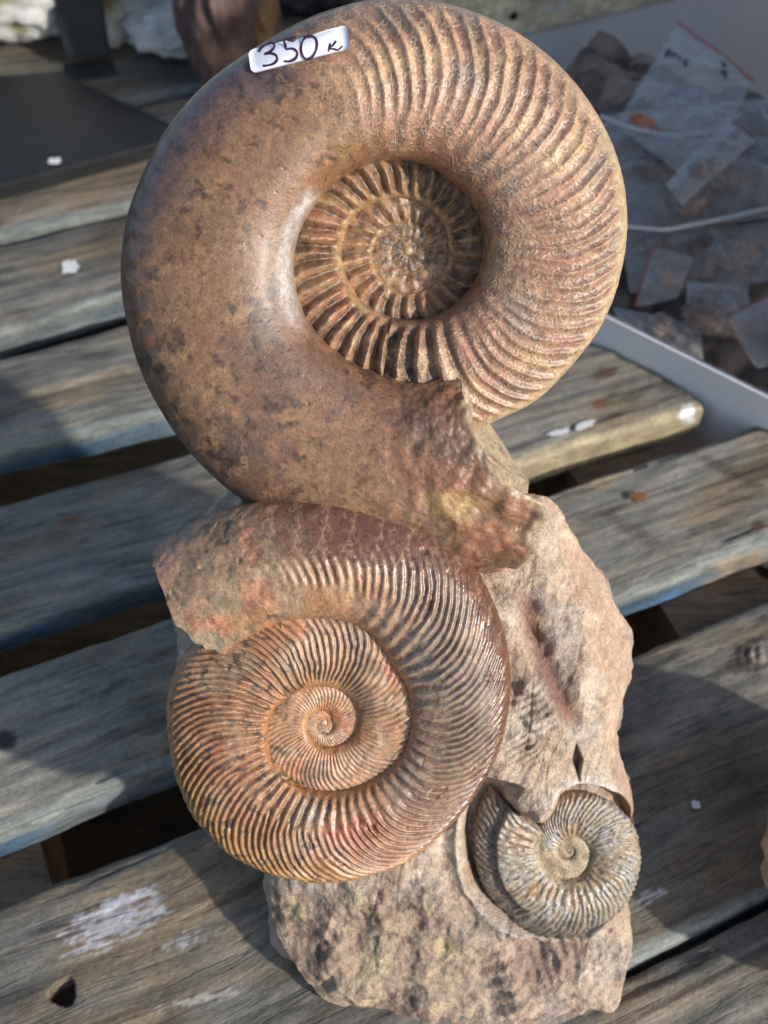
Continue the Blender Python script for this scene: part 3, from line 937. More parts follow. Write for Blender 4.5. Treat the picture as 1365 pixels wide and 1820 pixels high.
def big_colour(T, RH, PH, P, disp, S):
    d, ribbed = big_masks(T)
    n1 = fbm(P, 18, 3, off=1); n2 = fbm(P, 50, 3, off=2); n3 = fbm(P, 170, 3, off=3); n4 = fbm(P, 420, 3, off=9)
    one = np.ones((len(P), 1))
    c = np.array((0.235, 0.130, 0.064)) * one                       # ochre brown, smooth chamber
    c = mix(c, np.array((0.32, 0.185, 0.085)) * one, sstep(-0.1, 0.45, n2 + 0.5 * n3))
    c = mix(c, np.array((0.15, 0.085, 0.055)) * one, sstep(0.02, 0.40, n1 + 0.45 * n3) * 0.85)
    rim = sstep(0.70, 0.9, RH)
    c = mix(c, np.array((0.115, 0.068, 0.058)) * one, np.clip(rim * 0.6 + 0.25 * rim * n2, 0, 1))
    c = mix(c, np.array((0.10, 0.062, 0.055)) * one, sstep(0.3, 0.6, n2 + n1 * 0.6) * sstep(0.5, 0.75, RH) * 0.8)
    c = mix(c, np.array((0.27, 0.135, 0.07)) * one, sstep(0.2, 0.55, fbm(P, 33, 3, off=61)) * 0.5)
    c = mix(c, np.array((0.05, 0.035, 0.028)) * one, sstep(0.22, 0.6, n4 * 0.7 + n3 * 0.35 + n2 * 0.4) * 0.6)
    big3 = fbm(P, 11, 3, off=131)
    c = c * (0.84 + 0.30 * np.clip(big3, -0.8, 0.8) + 0.10 * n3)[:, None]
    ul = sstep(1188, 1205, d) * sstep(1275, 1235, d) * sstep(0.55, 0.85, RH + 0.15 * n2)
    c = mix(c, np.array((0.10, 0.070, 0.075)) * one, ul * 0.65)
    c = c * (1 - 0.42 * sstep(0.08, 0.5, n3 * 0.8 + 0.55 * n2))[:, None]
    # hairline cracks with dark filling
    ck = np.abs(fbm(P, 13, 4, off=151)); ckm = sstep(0.022, 0.0, ck) * sstep(0.0, 0.3, fbm(P, 9, 2, off=161))
    c = mix(c, np.array((0.05, 0.035, 0.03)) * one, ckm * 0.7)
    # ribbed side: pinkish tan
    k = np.array((0.36, 0.215, 0.135)) * one
    k = mix(k, np.array((0.47, 0.31, 0.17)) * one, sstep(0.0, 0.5, n2))
    k = mix(k, np.array((0.33, 0.17, 0.105)) * one, sstep(0.1, 0.5, fbm(P, 26, 3, off=71)) * 0.7)
    k = mix(k, np.array((0.24, 0.185, 0.14)) * one, sstep(0.2, 0.5, fbm(P, 38, 3, off=81)) * 0.7)
    k = mix(k, np.array((0.17, 0.105, 0.07)) * one, sstep(0.15, 0.55, n3 + 0.6 * n1) * 0.65)
    k = mix(k, np.array((0.50, 0.40, 0.24)) * one, sstep(0.86, 0.97, RH) * 0.7 * sstep(1160, 1100, d))
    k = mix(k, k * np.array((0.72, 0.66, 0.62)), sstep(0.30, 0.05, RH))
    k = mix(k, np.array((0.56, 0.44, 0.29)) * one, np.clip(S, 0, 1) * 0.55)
    k = mix(k, np.array((0.13, 0.09, 0.065)) * one, np.clip(-S, 0, 1) * 0.6)  # painted shadow side of the hooks
    groove_shade = sstep(-0.0002, -0.0009, disp)
    k = mix(k, k * 0.60, groove_shade)  # rib grooves darkened by depth: recess shade put into the colour
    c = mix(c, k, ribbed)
    c = mix(c, np.array((0.42, 0.28, 0.14)) * one, np.clip(S, 0, 1) * (1 - ribbed) * 0.35)
    glint = np.exp(-((RH - 0.045) / 0.045) ** 2) * sstep(1224, 1234, d) * sstep(1302, 1280, d)
    c = mix(c, np.array((0.48, 0.46, 0.43)) * one, np.clip(glint * (1.0 + 0.5 * n3), 0, 1) * 0.85)  # pale crescent: highlight on the left inner shoulder, painted in
    # dark crust at the bottom of the umbilicus
    cr = sstep(1012, 992, d) * sstep(0.9, 0.5, RH)
    c = mix(c, np.array((0.13, 0.095, 0.06)) * one, cr * sstep(-0.3, 0.3, n3) * 0.85)
    # reddish and yellow towards the break
    br = sstep(1326, 1362, d)
    c = mix(c, np.array((0.27, 0.12, 0.065)) * one, br * sstep(-0.2, 0.3, n2) * 0.7)
    yb = np.exp(-((d - 1360 - 4 * (RH - .55)) / 5.0) ** 2 - ((RH - 0.56 - 0.1 * n2) / 0.07) ** 2)
    c = mix(c, np.array((0.46, 0.30, 0.13)) * one, np.clip(yb * 1.6, 0, 1) * 0.8)
    ed = sstep(1369.0, 1372, d + 1.5 * n3 - 0.75 * np.interp(RH, [0, 0.15, 0.3, 0.5, 0.65, 0.71, 0.79, 0.93, 1.0], [0.5, -1.5, -2.5, 1.5, 8.0, 9.5, 4.0, 1.5, -4.0]))
    c = mix(c, np.array((0.50, 0.41, 0.26)) * one, ed * 0.7)
    c = c * np.array((0.95, 0.92, 0.93))
    rough = 0.45 - 0.12 * (1 - ribbed) * sstep(0.70, 0.88, RH) + 0.08 * n2 + 0.16 * cr + 0.25 * br * sstep(-.1, .3, n3) + 0.05 * np.abs(S)
    return c, np.clip(rough, 0.2, 0.9)

def squiggles(TT, R2, nS, lanes, rs_, scale, out):
    """short frilly hooks strung along suture lanes: lanes = list of (theta, rho0, rho1)"""
    nT, m = TT.shape
    Tm = TT[:, nS // 2]
    for (th, x0, x1) in lanes:
        i0 = int(np.clip(np.searchsorted(Tm, th), 1, nT - 2))
        ra, rb = R2[i0, 0] * (1 - x0) + R2[i0, nS - 1] * x0, R2[i0, 0] * (1 - x1) + R2[i0, nS - 1] * x1
        n = int((rb - ra) / (scale * 2.4))
        for k in range(n):
            rc = ra + (rb - ra) * (k + rs_.rand()) / n
            lob = 3.2 * scale * math.sin(k * 0.9 + th * 9) + scale * rs_.randn() * 0.9
            a0 = rs_.rand() * TAU; span = (1.2 + 2.6 * rs_.rand()) * (1 if rs_.rand() < .5 else -1)
            rr = scale * (0.55 + 0.75 * rs_.rand())
            a = a0 + np.linspace(0, span, 26)
            x = lob + rr * np.cos(a); y = rr * np.sin(a)
            # a tail makes it a hook
            tl = np.linspace(0, 1, 14)[1:]
            dx, dy = -math.sin(a[-1]) * np.sign(span), math.cos(a[-1]) * np.sign(span)
            x = np.concatenate([x, x[-1] + (dx * tl + 0.5 * dy * tl ** 2) * rr * 1.3]); y = np.concatenate([y, y[-1] + (dy * tl - 0.5 * dx * tl ** 2) * rr * 1.3])
            fj = np.interp(rc + y, R2[i0, :nS], np.arange(nS))
            fi = np.interp(th + 0.10 * ((rc - R2[i0, 0]) / (R2[i0, nS - 1] - R2[i0, 0])) ** 2 + x / rc, Tm, np.arange(nT))
            ok = (fi > 2) & (fi < nT - 4) & (fj > 2) & (fj < nS - 4)
            fi, fj = fi[ok], fj[ok]
            for off, sg in ((0.0, 1.0), (1.7, -0.8)):  # second, offset copy is a painted dark shadow beside each hook
                A = np.floor(fi - off).astype(int); B = np.floor(fj - off * 0.6).astype(int); u = fi - off - A; v = fj - off * 0.6 - B
                A = np.clip(A, 0, nT - 2); B = np.clip(B, 0, nS - 2)
                for di, wi in ((0, 1 - u), (1, u)):
                    for dj, wj in ((0, 1 - v), (1, v)):
                        w_ = np.clip(wi * wj * 1.5, 0, 1) * sg
                        if sg > 0: np.maximum.at(out, (A + di, B + dj), w_)
                        else: np.minimum.at(out, (A + di, B + dj), np.where(out[A + di, B + dj] > 0.25, out[A + di, B + dj], w_))
    return out

def big_sut(TT, R2, RI, RO, nS):
    r_ = np.random.RandomState(31)
    lanes = [(D2R(a + r_.randn() * 0.8), 0.02 + 0.06 * r_.rand(), 0.95) for a in np.arange(1000, 1204, 3.7)]
    lanes += [(D2R(a), 0.55 + 0.1 * r_.rand(), 0.93) for a in np.arange(1262, 1352, 9.0)]
    return squiggles(TT, R2, nS, lanes, r_, 0.00115, np.zeros(TT.shape))

_tr = np.random.RandomState(5)
def big_end(phi, rho, wsh):
    # front lip ends early, the outer (ventral) rim reaches farther
    j = 0.018 * np.interp(phi, np.linspace(0, TAU, 40), _tr.randn(40))
    fr = np.interp(rho, [0, 0.15, 0.3, 0.5, 0.65, 0.71, 0.79, 0.93, 1.0], [0.5, -0.5, -0.5, 2.5, 7.5, 8.5, 4.0, 1.5, -4.0])
    bk = np.interp(rho, [0, 0.3, 0.55, 0.75, 1.0], [3.0, 4.5, 6.5, 7.5, -4.0])
    f = sstep(0.35, -0.35, wsh)
    return D2R(1) * (fr * (1 - f) + bk * f) + j * 0.5


NSB = 230
outer_big, last_ring = shell('outer_whorl', SPB, tS, tE, 1800, NSB, big_kh, 1.12, 0.58, big_deco, M_shell, ammo_big, tmap=([0, 0.70, 1], [0, 0.575, 1]), tend=big_end, colour=big_colour, sut=big_sut, woff=big_woff)
outer_big.matrix_parent_inverse = BINV

def cap_mesh(name, ring, parent, inv, push, colr, rgh=0.75, nk=16, amp=0.003, seed=0):
    """rough broken face closing the end of a whorl"""
    m = len(ring); cen = ring.mean(0)
    rows = [ring]
    for k in range(1, nk + 1):
        f = k / nk
        q = ring * (1 - f) + cen * f
        q = q + np.asarray(push) * math.sin(f * math.pi / 2) * 1.0
        q = q + (fbm(q, 130, 4, off=seed) * amp * min(1, k / 3))[:, None] * (np.asarray(push) / (np.linalg.norm(push) + 1e-9))
        rows.append(q)
    V = np.stack(rows, 1)
    Q = grid_quads(m, nk + 1, wrap=True)
    V = V.reshape(-1, 3)
    n = fbm(V, 90, 4, off=3 + seed); n2 = fbm(V, 260, 3, off=5 + seed)
    c = np.tile(colr, (len(V), 1)) * (1 + 0.3 * n)[:, None]
    c = mix(c, np.tile((0.16, 0.09, 0.07), (len(V), 1)), sstep(0.15, 0.5, n2 + n * 0.5) * 0.7)
    o = mesh_np(name, V, Q, M_rock, None, c, np.full(len(V), rgh))
    under(o, parent); o.matrix_parent_inverse = inv
    return o
cap_mesh('broken_face', last_ring, ammo_big, BINV, np.array([-0.006, 0.0, 0.0]), (0.40, 0.31, 0.20), amp=0.005)

def bin_deco(T, RH, PH, P, S):
    d = np.degrees(T)
    lag = -10.0 * RH + 4 * np.sin(RH * math.pi)
    n = fbm(P, 60, 3, off=12)
    Npt = np.interp(d, [300, 620, 976], [8.5, 7.2, 6.0]) * 1.0
    # integrate the rib count so that spacing changes smoothly
    dd = np.linspace(-200, 1100, 2000)
    per = np.interp(dd, [300, 560, 780, 980], [24.0, 17.0, 12.0, 8.6])
    phs = np.concatenate([[0], np.cumsum(1 / per[:-1] * np.diff(dd))])
    ph = np.interp(d + lag + 2.0 * n, dd, phs)
    rib = np.cos(ph * TAU)
    r = SPB.outer(T)
    a = r * 0.0350 * (rib * 0.75) * (0.40 + 0.60 * sstep(150, 560, d)) * (1 + 0.5 * fbm(P, 45, 2, off=21)) * sstep(0.03, 0.16, RH) * (1 - 0.25 * sstep(0.5, 0.8, RH))
    a += fbm(P, 200, 4, off=7) * 0.0005
    return a
def bin_colour(T, RH, PH, P, disp, S):
    n1 = fbm(P, 40, 3, off=1); n2 = fbm(P, 130, 3, off=2); n3 = fbm(P, 300, 3, off=4)
    one = np.ones((len(P), 1))
    c = np.array((0.30, 0.175, 0.095)) * one
    c = mix(c, np.array((0.40, 0.26, 0.14)) * one, sstep(0.0, 0.5, n2))
    c = mix(c, np.array((0.17, 0.125, 0.075)) * one, sstep(0.05, 0.45, n1) * 0.45)
    c = mix(c, np.array((0.33, 0.155, 0.085)) * one, sstep(0.1, 0.4, fbm(P, 55, 3, off=9)) * 0.6)
    c = mix(c, np.array((0.07, 0.055, 0.038)) * one, sstep(0.2, 0.5, n3 + n1 * 0.5) * 0.7)
    c = mix(c, np.array((0.46, 0.33, 0.18)) * one, sstep(0.14, 0.02, RH) * 0.4)
    c = mix(c, c * 0.45, sstep(-0.0002, -0.0010, disp) * 0.8)  # recess shade between the ribs, painted in
    return c * np.array((0.86, 0.80, 0.76)), np.clip(0.47 + 0.1 * n2, 0.2, 0.9)  # darkened overall: shade inside the umbilicus put into the colour
inner_big, _ = shell('inner_whorls', SPB, D2R(-420), tS + D2R(2), 2400, 84, lambda T: big_kh(T), 1.12, 0.78, bin_deco, M_shell, ammo_big, colour=bin_colour, nback=6, woff=big_woff)
inner_big.matrix_parent_inverse = BINV

# ---- middle ammonite
MA = math.radians(48)
MV = np.array([0, math.cos(MA), math.sin(MA)])
MN = np.array([0, -math.sin(MA), math.cos(MA)])
MP = on_plane(np.float64(600), np.float64(1280), RP, RN) + RN * 0.022
mid_seam = [(564, 1291), (582, 1303), (591, 1282), (575, 1263), (547, 1291), (585, 1325), (637, 1277), (618, 1235), (580, 1220), (534, 1228), (489, 1263), (479, 1296), (487, 1345), (520, 1378), (571, 1399),
            (627, 1394), (674, 1371), (709, 1338), (725, 1291), (721, 1230), (693, 1181), (660, 1128), (627, 1111), (560, 1102), (502, 1111), (453, 1136), (420, 1160)]
mid_outer = [(345, 1150), (320, 1180), (303, 1240), (305, 1310), (320, 1390), (360, 1465), (420, 1520), (500, 1553), (580, 1563), (640, 1555), (720, 1525), (790, 1470), (840, 1410), (880, 1340),
             (900, 1260), (903, 1190), (885, 1100), (850, 1025), (790, 955), (730, 918), (650, 893), (560, 885), (480, 893), (400, 910), (330, 940), (275, 982)]
SPM = Spiral((575, 1284), MP, MN, MV, mid_seam, mid_outer, 212, 870, kw=0.12, ratio=1.22, smooth=16)
ammo_mid = empty('middle_ammonite', tuple(SPM.C)); under(ammo_mid)
ammo_mid['label'] = 'finely ribbed reddish brown ammonite in the middle with a pointed mouth'
MINV = Matrix.Translation(SPM.C).inverted()
mE = float(SPM.ot[-1]); mS = mE - D2R(385)
mEd = math.degrees(mE)
def mid_kh(T): return np.interp(T, [mS - 6, mS, mE - 0.9, mE - 0.3, mE], [0.16, 0.185, 0.198, 0.175, 0.145])

def rib_phase(d, knots, pers):
    dd = np.linspace(min(knots[0], d.min()) - 30, max(knots[-1], d.max()) + 30, 3000)
    per = np.interp(dd, knots, pers)
    return np.interp(d, dd, np.concatenate([[0], np.cumsum(1 / per[:-1] * np.diff(dd))]))

def mid_deco(T, RH, PH, P, S):
    d = np.degrees(T)
    n = fbm(P, 50, 3, off=22)
    lag = 5.0 * np.sin(RH * math.pi) - 16.0 * RH ** 2.2
    ph = rib_phase(d + lag + 1.2 * n, [mEd - 385, mEd - 150, mEd], [3.7, 3.3, 3.2])
    outer_r = np.cos(ph * TAU); inner_r = np.cos(ph * math.pi)
    outer_r = np.sign(outer_r) * np.abs(outer_r) ** 0.75
    late = sstep(mEd - 95, mEd - 45, d)               # towards the mouth the ribs live on mid flank only
    end = sstep(mEd - 40, mEd - 22, d)
    win = sstep(0.28, 0.45, RH) * (1 - 0.75 * sstep(0.90, 1.0, RH)) * (1 - late * sstep(0.50, 0.66, RH)) * (1 - 0.55 * sstep(mEd - 190, mEd - 110, d) * sstep(0.6, 0.85, RH))
    wear = np.clip(1.0 + 0.75 * fbm(P, 32, 3, off=201), 0.25, 1.5)
    a = 0.00070 * outer_r * win * (1 - end) * (1 - 0.3 * late) * wear
    a += 0.00085 * inner_r * sstep(0.03, 0.12, RH) * sstep(0.48, 0.30, RH) * (1 - late) * wear
    # keel: the venter pinches to a blunt edge
    a += 0.0011 * np.exp(-((PH - math.pi) / 0.16) ** 2)
    a += fbm(P, 260, 3, off=5) * 0.00022 + fbm(P, 45, 3, off=6) * 0.0006
    cr = sstep(0.55, 0.7, fbm(P, 90, 3, off=15))
    a -= 0.0006 * cr
    a += end * fbm(P, 140, 3, off=9) * 0.0006
    a += 0.00007 * S
    return a
def mid_colour(T, RH, PH, P, disp, S):
    d = np.degrees(T)
    n1 = fbm(P, 26, 3, off=51); n2 = fbm(P, 75, 3, off=52); n3 = fbm(P, 230, 3, off=53)
    one = np.ones((len(P), 1))
    c = np.array((0.36, 0.205, 0.115)) * one
    c = mix(c, np.array((0.43, 0.29, 0.17)) * one, sstep(0.0, 0.5, n2))
    c = mix(c, np.array((0.36, 0.17, 0.09)) * one, sstep(0.05, 0.5, n1) * 0.6)
    c = mix(c, np.array((0.30, 0.235, 0.165)) * one, sstep(0.1, 0.5, fbm(P, 33, 3, off=90)) * 0.7)
    # lower side: yellowish brown towards the rim
    low = sstep(mEd - 320, mEd - 280, d) * sstep(mEd - 190, mEd - 230, d)
    c = mix(c, np.array((0.33, 0.195, 0.075)) * one, low * sstep(0.55, 0.85, RH) * 0.8)
    red = np.exp(-((d - (mEd - 208)) / 16) ** 2) * np.exp(-((RH - 0.42) / 0.22) ** 2)
    c = mix(c, np.array((0.34, 0.10, 0.05)) * one, np.clip(red * 1.3 + red * n3, 0, 1) * 0.8)
    # right side: grey of a silky sheen put into the colour, also smoother
    right = sstep(mEd - 195, mEd - 150, d) * sstep(mEd - 55, mEd - 85, d)
    c = mix(c, np.array((0.27, 0.235, 0.20)) * one, right * np.clip(0.75 + 0.5 * n1, 0, 1) * sstep(0.98, 0.8, RH))
    c = mix(c, np.array((0.10, 0.105, 0.095)) * one, sstep(mEd - 135, mEd - 110, d) * sstep(mEd - 75, mEd - 95, d) * sstep(0.55, 0.2, RH) * sstep(-0.25, 0.25, n2) * 0.8)
    # dark polished venter along right and top
    ven = sstep(mEd - 200, mEd - 150, d) * sstep(0.74, 0.90, RH + 0.06 * n2)
    ven = np.maximum(ven, sstep(mEd - 95, mEd - 70, d) * sstep(0.50, 0.62, RH + 0.05 * n2))
    c = mix(c, np.array((0.125, 0.058, 0.038)) * one, ven * 0.9)
    # mouth: mottled grey green and tan
    mo = sstep(mEd - 44, mEd - 26, d + 8 * n2)
    k = np.array((0.33, 0.24, 0.15)) * one
    k = mix(k, np.array((0.20, 0.185, 0.125)) * one, sstep(-0.05, 0.2, fbm(P, 140, 3, off=66)) * 0.9)
    k = mix(k, np.array((0.40, 0.18, 0.09)) * one, sstep(0.15, 0.5, n1 - 0.2 * n2) * 0.7)
    c = mix(c, k, mo * (1 - 0.4 * ven))
    tip = sstep(mEd - 11, mEd - 3, d) * sstep(0.7, 0.95, RH)
    c = mix(c, np.array((0.36, 0.20, 0.16)) * one, tip * 0.7)
    seamc = sstep(0.16, 0.03, RH)
    c = mix(c, np.array((0.33, 0.16, 0.055)) * one, seamc * 0.65)
    groove_shade = sstep(-0.00015, -0.0007, disp)
    c = mix(c, c * 0.60, groove_shade)  # grooves painted darker, as shade between the ribs
    c = mix(c, np.array((0.06, 0.05, 0.04)) * one, sstep(0.25, 0.5, n3 + 0.5 * n2) * sstep(mEd - 180, mEd - 230, d) * 0.75)
    c = mix(c, np.array((0.44, 0.31, 0.20)) * one, np.clip(S, 0, 1) * 0.42)
    c = mix(c, np.array((0.08, 0.06, 0.045)) * one, np.clip(-S, 0, 1) * 0.5)  # dark shadow side of each hook, painted
    c = c * np.array((0.88, 0.80, 0.75))
    rough = 0.41 + 0.08 * n2 - 0.12 * right - 0.12 * ven + 0.16 * mo
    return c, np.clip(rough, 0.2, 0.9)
def mid_sut(TT, R2, RI, RO, nS):
    r_ = np.random.RandomState(41)
    lanes = [(D2R(a), 0.15 + 0.15 * r_.rand(), 0.80) for a in np.arange(mEd - 140, mEd - 22, 6.5)]
    lanes += [(D2R(a), 0.74 + 0.05 * r_.rand(), 0.97) for a in np.arange(mEd - 190, mEd - 20, 4.5)]
    lanes = [l for l in lanes if l[1] > 0.7]
    out = squiggles(TT, R2, nS, lanes[::2], r_, 0.0011, np.zeros(TT.shape)) * 0.8
    sl = splat_sutures(TT, R2, RI, RO, nS, list(np.radians(np.arange(mEd - 150, mEd - 18, 8.0))), np.random.RandomState(12), size=0.75, iters=2)
    sl = sl * (np.random.RandomState(13).rand(*sl.shape) < 0.8)
    out = np.where(sl > 0.28, np.clip(sl * 1.3, 0, 1), out)
    # one continuous wavy line along the flank
    Tm = TT[:, nS // 2]
    t = np.linspace(mE - D2R(105), mE - D2R(26), 3000)
    d = np.degrees(t)
    rho = 0.60 + 0.03 * np.sin(d * 1.7) * np.sign(np.sin(d * 0.9)) + 0.018 * np.sin(d * 4.1)
    fi = np.interp(t + D2R(0.9) * np.sin(d * 3.3), Tm, np.arange(len(Tm)))
    ii = np.clip(np.round(fi).astype(int), 0, len(Tm) - 1)
    fj = np.array([np.interp(R2[a, 0] + (R2[a, nS - 1] - R2[a, 0]) * b, R2[a, :nS], np.arange(nS)) for a, b in zip(ii, rho)])
    jj = np.round(fj).astype(int)
    out[ii, jj] = 0.9
    return out
def mid_end(phi, rho, wsh):
    e = D2R(1) * np.interp(rho, [0, 0.2, 0.5, 0.8, 1.0], [6.0, 9.0, 8.0, 2.5, 0.0])
    return e + 0.008 * np.interp(phi, np.linspace(0, TAU, 50), np.random.RandomState(6).randn(50)) + D2R(3) * (wsh < -0.3)
NSM = 170
om, mring = shell('outer_whorl', SPM, mS, mE, 1500, NSM, mid_kh, 1.15, 0.80, mid_deco, M_shell, ammo_mid, tend=mid_end, colour=mid_colour, sut=mid_sut)
om.matrix_parent_inverse = MINV
cap_mesh('mouth_face', mring, ammo_mid, MINV, np.array([0.006, 0.0, 0.002]), (0.30, 0.22, 0.15), amp=0.002, seed=4)

def min_deco(T, RH, PH, P, S):
    d = np.degrees(T)
    n = fbm(P, 70, 3, off=22)
    lag = 6.0 * np.sin(RH * math.pi) - 14.0 * RH ** 2
    ph = rib_phase(d + lag + 2.0 * n, [mEd - 1000, mEd - 700, mEd - 385], [9.0, 6.2, 4.4])
    r = SPM.outer(T)
    worn = sstep(mEd - 480, mEd - 530, d) * 0.5 + sstep(0.2, 0.5, fbm(P, 30, 2, off=7)) * 0.5
    a = r * 0.0125 * np.cos(ph * TAU) * sstep(0.05, 0.2, RH) * (1 - 0.8 * np.clip(worn, 0, 1))
    a += fbm(P, 200, 4, off=7) * 0.0004
    return a
def min_colour(T, RH, PH, P, disp, S):
    d = np.degrees(T)
    n1 = fbm(P, 40, 3, off=1); n2 = fbm(P, 110, 3, off=2); n3 = fbm(P, 300, 3, off=4)
    one = np.ones((len(P), 1))
    c = np.array((0.44, 0.27, 0.16)) * one
    c = mix(c, np.array((0.50, 0.36, 0.24)) * one, sstep(0.0, 0.5, n2))
    c = mix(c, np.array((0.44, 0.19, 0.095)) * one, sstep(0.0, 0.45, n1) * 0.75)
    c = mix(c, np.array((0.35, 0.17, 0.05)) * one, sstep(0.25, 0.05, RH) * 0.7)
    c = mix(c, np.array((0.20, 0.14, 0.09)) * one, sstep(0.2, 0.5, fbm(P, 50, 3, off=14)) * 0.7)
    c = mix(c, c * 0.5, sstep(-0.0001, -0.0006, disp) * 0.6)  # shade in the rib grooves put into the colour
    c = mix(c, np.array((0.06, 0.05, 0.04)) * one, sstep(0.35, 0.6, n3 + n2 * 0.4) * 0.6)
    return c * np.array((0.88, 0.81, 0.77)), np.clip(0.44 + 0.1 * n2, 0.2, 0.9)
im, _ = shell('inner_whorls', SPM, D2R(-420), mS + D2R(2), 1500, 84, mid_kh, 1.2, 0.8, min_deco, M_shell, ammo_mid, colour=min_colour, nback=6)
im.matrix_parent_inverse = MINV

# ---- small ammonite (winds the other way)
SP_ = on_plane(np.float64(1011), np.float64(1511), RP, RN) + RN * (-0.011)
small_seam = [(992, 1511), (1003, 1492), (1020, 1485), (1040, 1494), (1049, 1511), (1046, 1534), (1035, 1551), (1005, 1561), (974, 1545), (960, 1508), (968, 1471), (983, 1446)]
SPS = Spiral((1011, 1511), SP_, RN, RV, small_seam, small_outer, 0, 68, sgn=-1, kw=0.14, ratio=1.18, smooth=16)
ammo_small = empty('small_ammonite', tuple(SPS.C)); under(ammo_small)
ammo_small['label'] = 'small silvery tan ammonite sunk into the lower right of the rock'
SMINV = Matrix.Translation(SPS.C).inverted()
sE = float(SPS.ot[-1]); sS = sE - D2R(395); sEd = math.degrees(sE)
def sm_kh(T): return 0.21 + 0 * T
def sm_deco(T, RH, PH, P, S):
    d = np.degrees(T)
    n = fbm(P, 90, 3, off=32)
    lag = 4.0 * np.sin(RH * math.pi) - 12.0 * RH ** 2
    ph = rib_phase(d + lag + 3.0 * n, [sEd - 400, sEd], [5.6, 5.0])
    r = SPS.outer(T)
    a = r * 0.0085 * (np.cos(ph * TAU) * sstep(0.3, 0.5, RH) + np.cos(ph * math.pi) * sstep(0.04, 0.15, RH) * sstep(0.55, 0.35, RH)) * (1 - 0.4 * sstep(.2, .5, n))
    a += fbm(P, 260, 4, off=7) * 0.00045
    step = sstep(0.60, 0.63, RH + 0.03 * fbm(P, 60, 2)) * sstep(sEd - 100, sEd - 85, d)
    a -= 0.0035 * step
    return a
def sm_colour(T, RH, PH, P, disp, S):
    d = np.degrees(T)
    n1 = fbm(P, 60, 3, off=1); n2 = fbm(P, 150, 3, off=2); n3 = fbm(P, 400, 3, off=4)
    one = np.ones((len(P), 1))
    c = np.array((0.40, 0.33, 0.24)) * one
    c = mix(c, np.array((0.45, 0.43, 0.41)) * one, sstep(-0.1, 0.4, n2) * 0.8)
    c = mix(c, np.array((0.40, 0.25, 0.15)) * one, sstep(0.1, 0.45, n1) * 0.8)
    dark = sstep(0.5, 0.72, RH) * sstep(sEd - 190, sEd - 120, d)
    c = mix(c, np.array((0.15, 0.115, 0.09)) * one, dark * np.clip(0.8 + 0.4 * n2, 0, 1))  # outer left painted dark, as the side turned from the light
    c = mix(c, c * 0.6, sstep(-0.0001, -0.0005, disp) * 0.6 * (1 - dark))  # groove shade painted into the colour
    c = mix(c, np.array((0.42, 0.31, 0.18)) * one, sstep(0.2, 0.04, RH) * 0.5)
    c = mix(c, np.array((0.06, 0.055, 0.05)) * one, sstep(0.28, 0.5, n3 + n2 * 0.4) * 0.6)
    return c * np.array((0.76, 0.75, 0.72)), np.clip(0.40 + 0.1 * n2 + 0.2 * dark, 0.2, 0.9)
os_, sring = shell('outer_whorl', SPS, sS, sE, 900, 110, sm_kh, 1.1, 0.8, sm_deco, M_shell, ammo_small, colour=sm_colour)
os_.matrix_parent_inverse = SMINV
cap_mesh('mouth_face', sring, ammo_small, SMINV, np.array([-0.002, 0.0, 0.0]), (0.40, 0.31, 0.24), amp=0.002, seed=6)
is_, _ = shell('inner_whorls', SPS, sS - D2R(900), sS + D2R(2), 700, 60, sm_kh, 1.15, 0.8,
               lambda T, RH, PH, P, S: fbm(P, 200, 3, off=7) * 0.0003 + 0.004 * SPS.outer(T) * np.cos(np.degrees(T) / 9 * TAU),
               M_shell, ammo_small, colour=lambda T, RH, PH, P, disp, S: (mix(np.tile((0.40, 0.31, 0.20), (len(P), 1)), np.tile((0.27, 0.19, 0.11), (len(P), 1)), sstep(-0.2, 0.4, fbm(P, 120, 4))), np.full(len(P), 0.45)), nback=6)
is_.matrix_parent_inverse = SMINV

def first_chamber(sp, kh, parent, inv, r, colr, w0=0.0):
    nu, nv = 32, 16
    u = np.linspace(0, TAU, nu, endpoint=False); v = np.linspace(0.0, math.pi * 0.5, nv)
    Ug, Vg = np.meshgrid(u, v, indexing='ij')
    L = np.stack([np.sin(Vg) * np.cos(Ug) * r, np.sin(Vg) * np.sin(Ug) * r, np.cos(Vg) * r * 0.7 + w0], -1).reshape(-1, 3)
    P = sp.C + L[:, :1] * sp.u + L[:, 1:2] * sp.v + L[:, 2:] * sp.n
    o = mesh_np('first_chamber', P, grid_quads(nu, nv, wrap=True)[:, ::-1], M_shell, None, np.tile(colr, (len(P), 1)), np.full(len(P), 0.45))
    under(o, parent); o.matrix_parent_inverse = inv
first_chamber(SPB, None, ammo_big, BINV, 0.0024, (0.36, 0.24, 0.13), -0.0100)
first_chamber(SPM, None, ammo_mid, MINV, 0.0018, (0.42, 0.30, 0.17))
first_chamber(SPS, None, ammo_small, SMINV, 0.0009, (0.40, 0.30, 0.18))

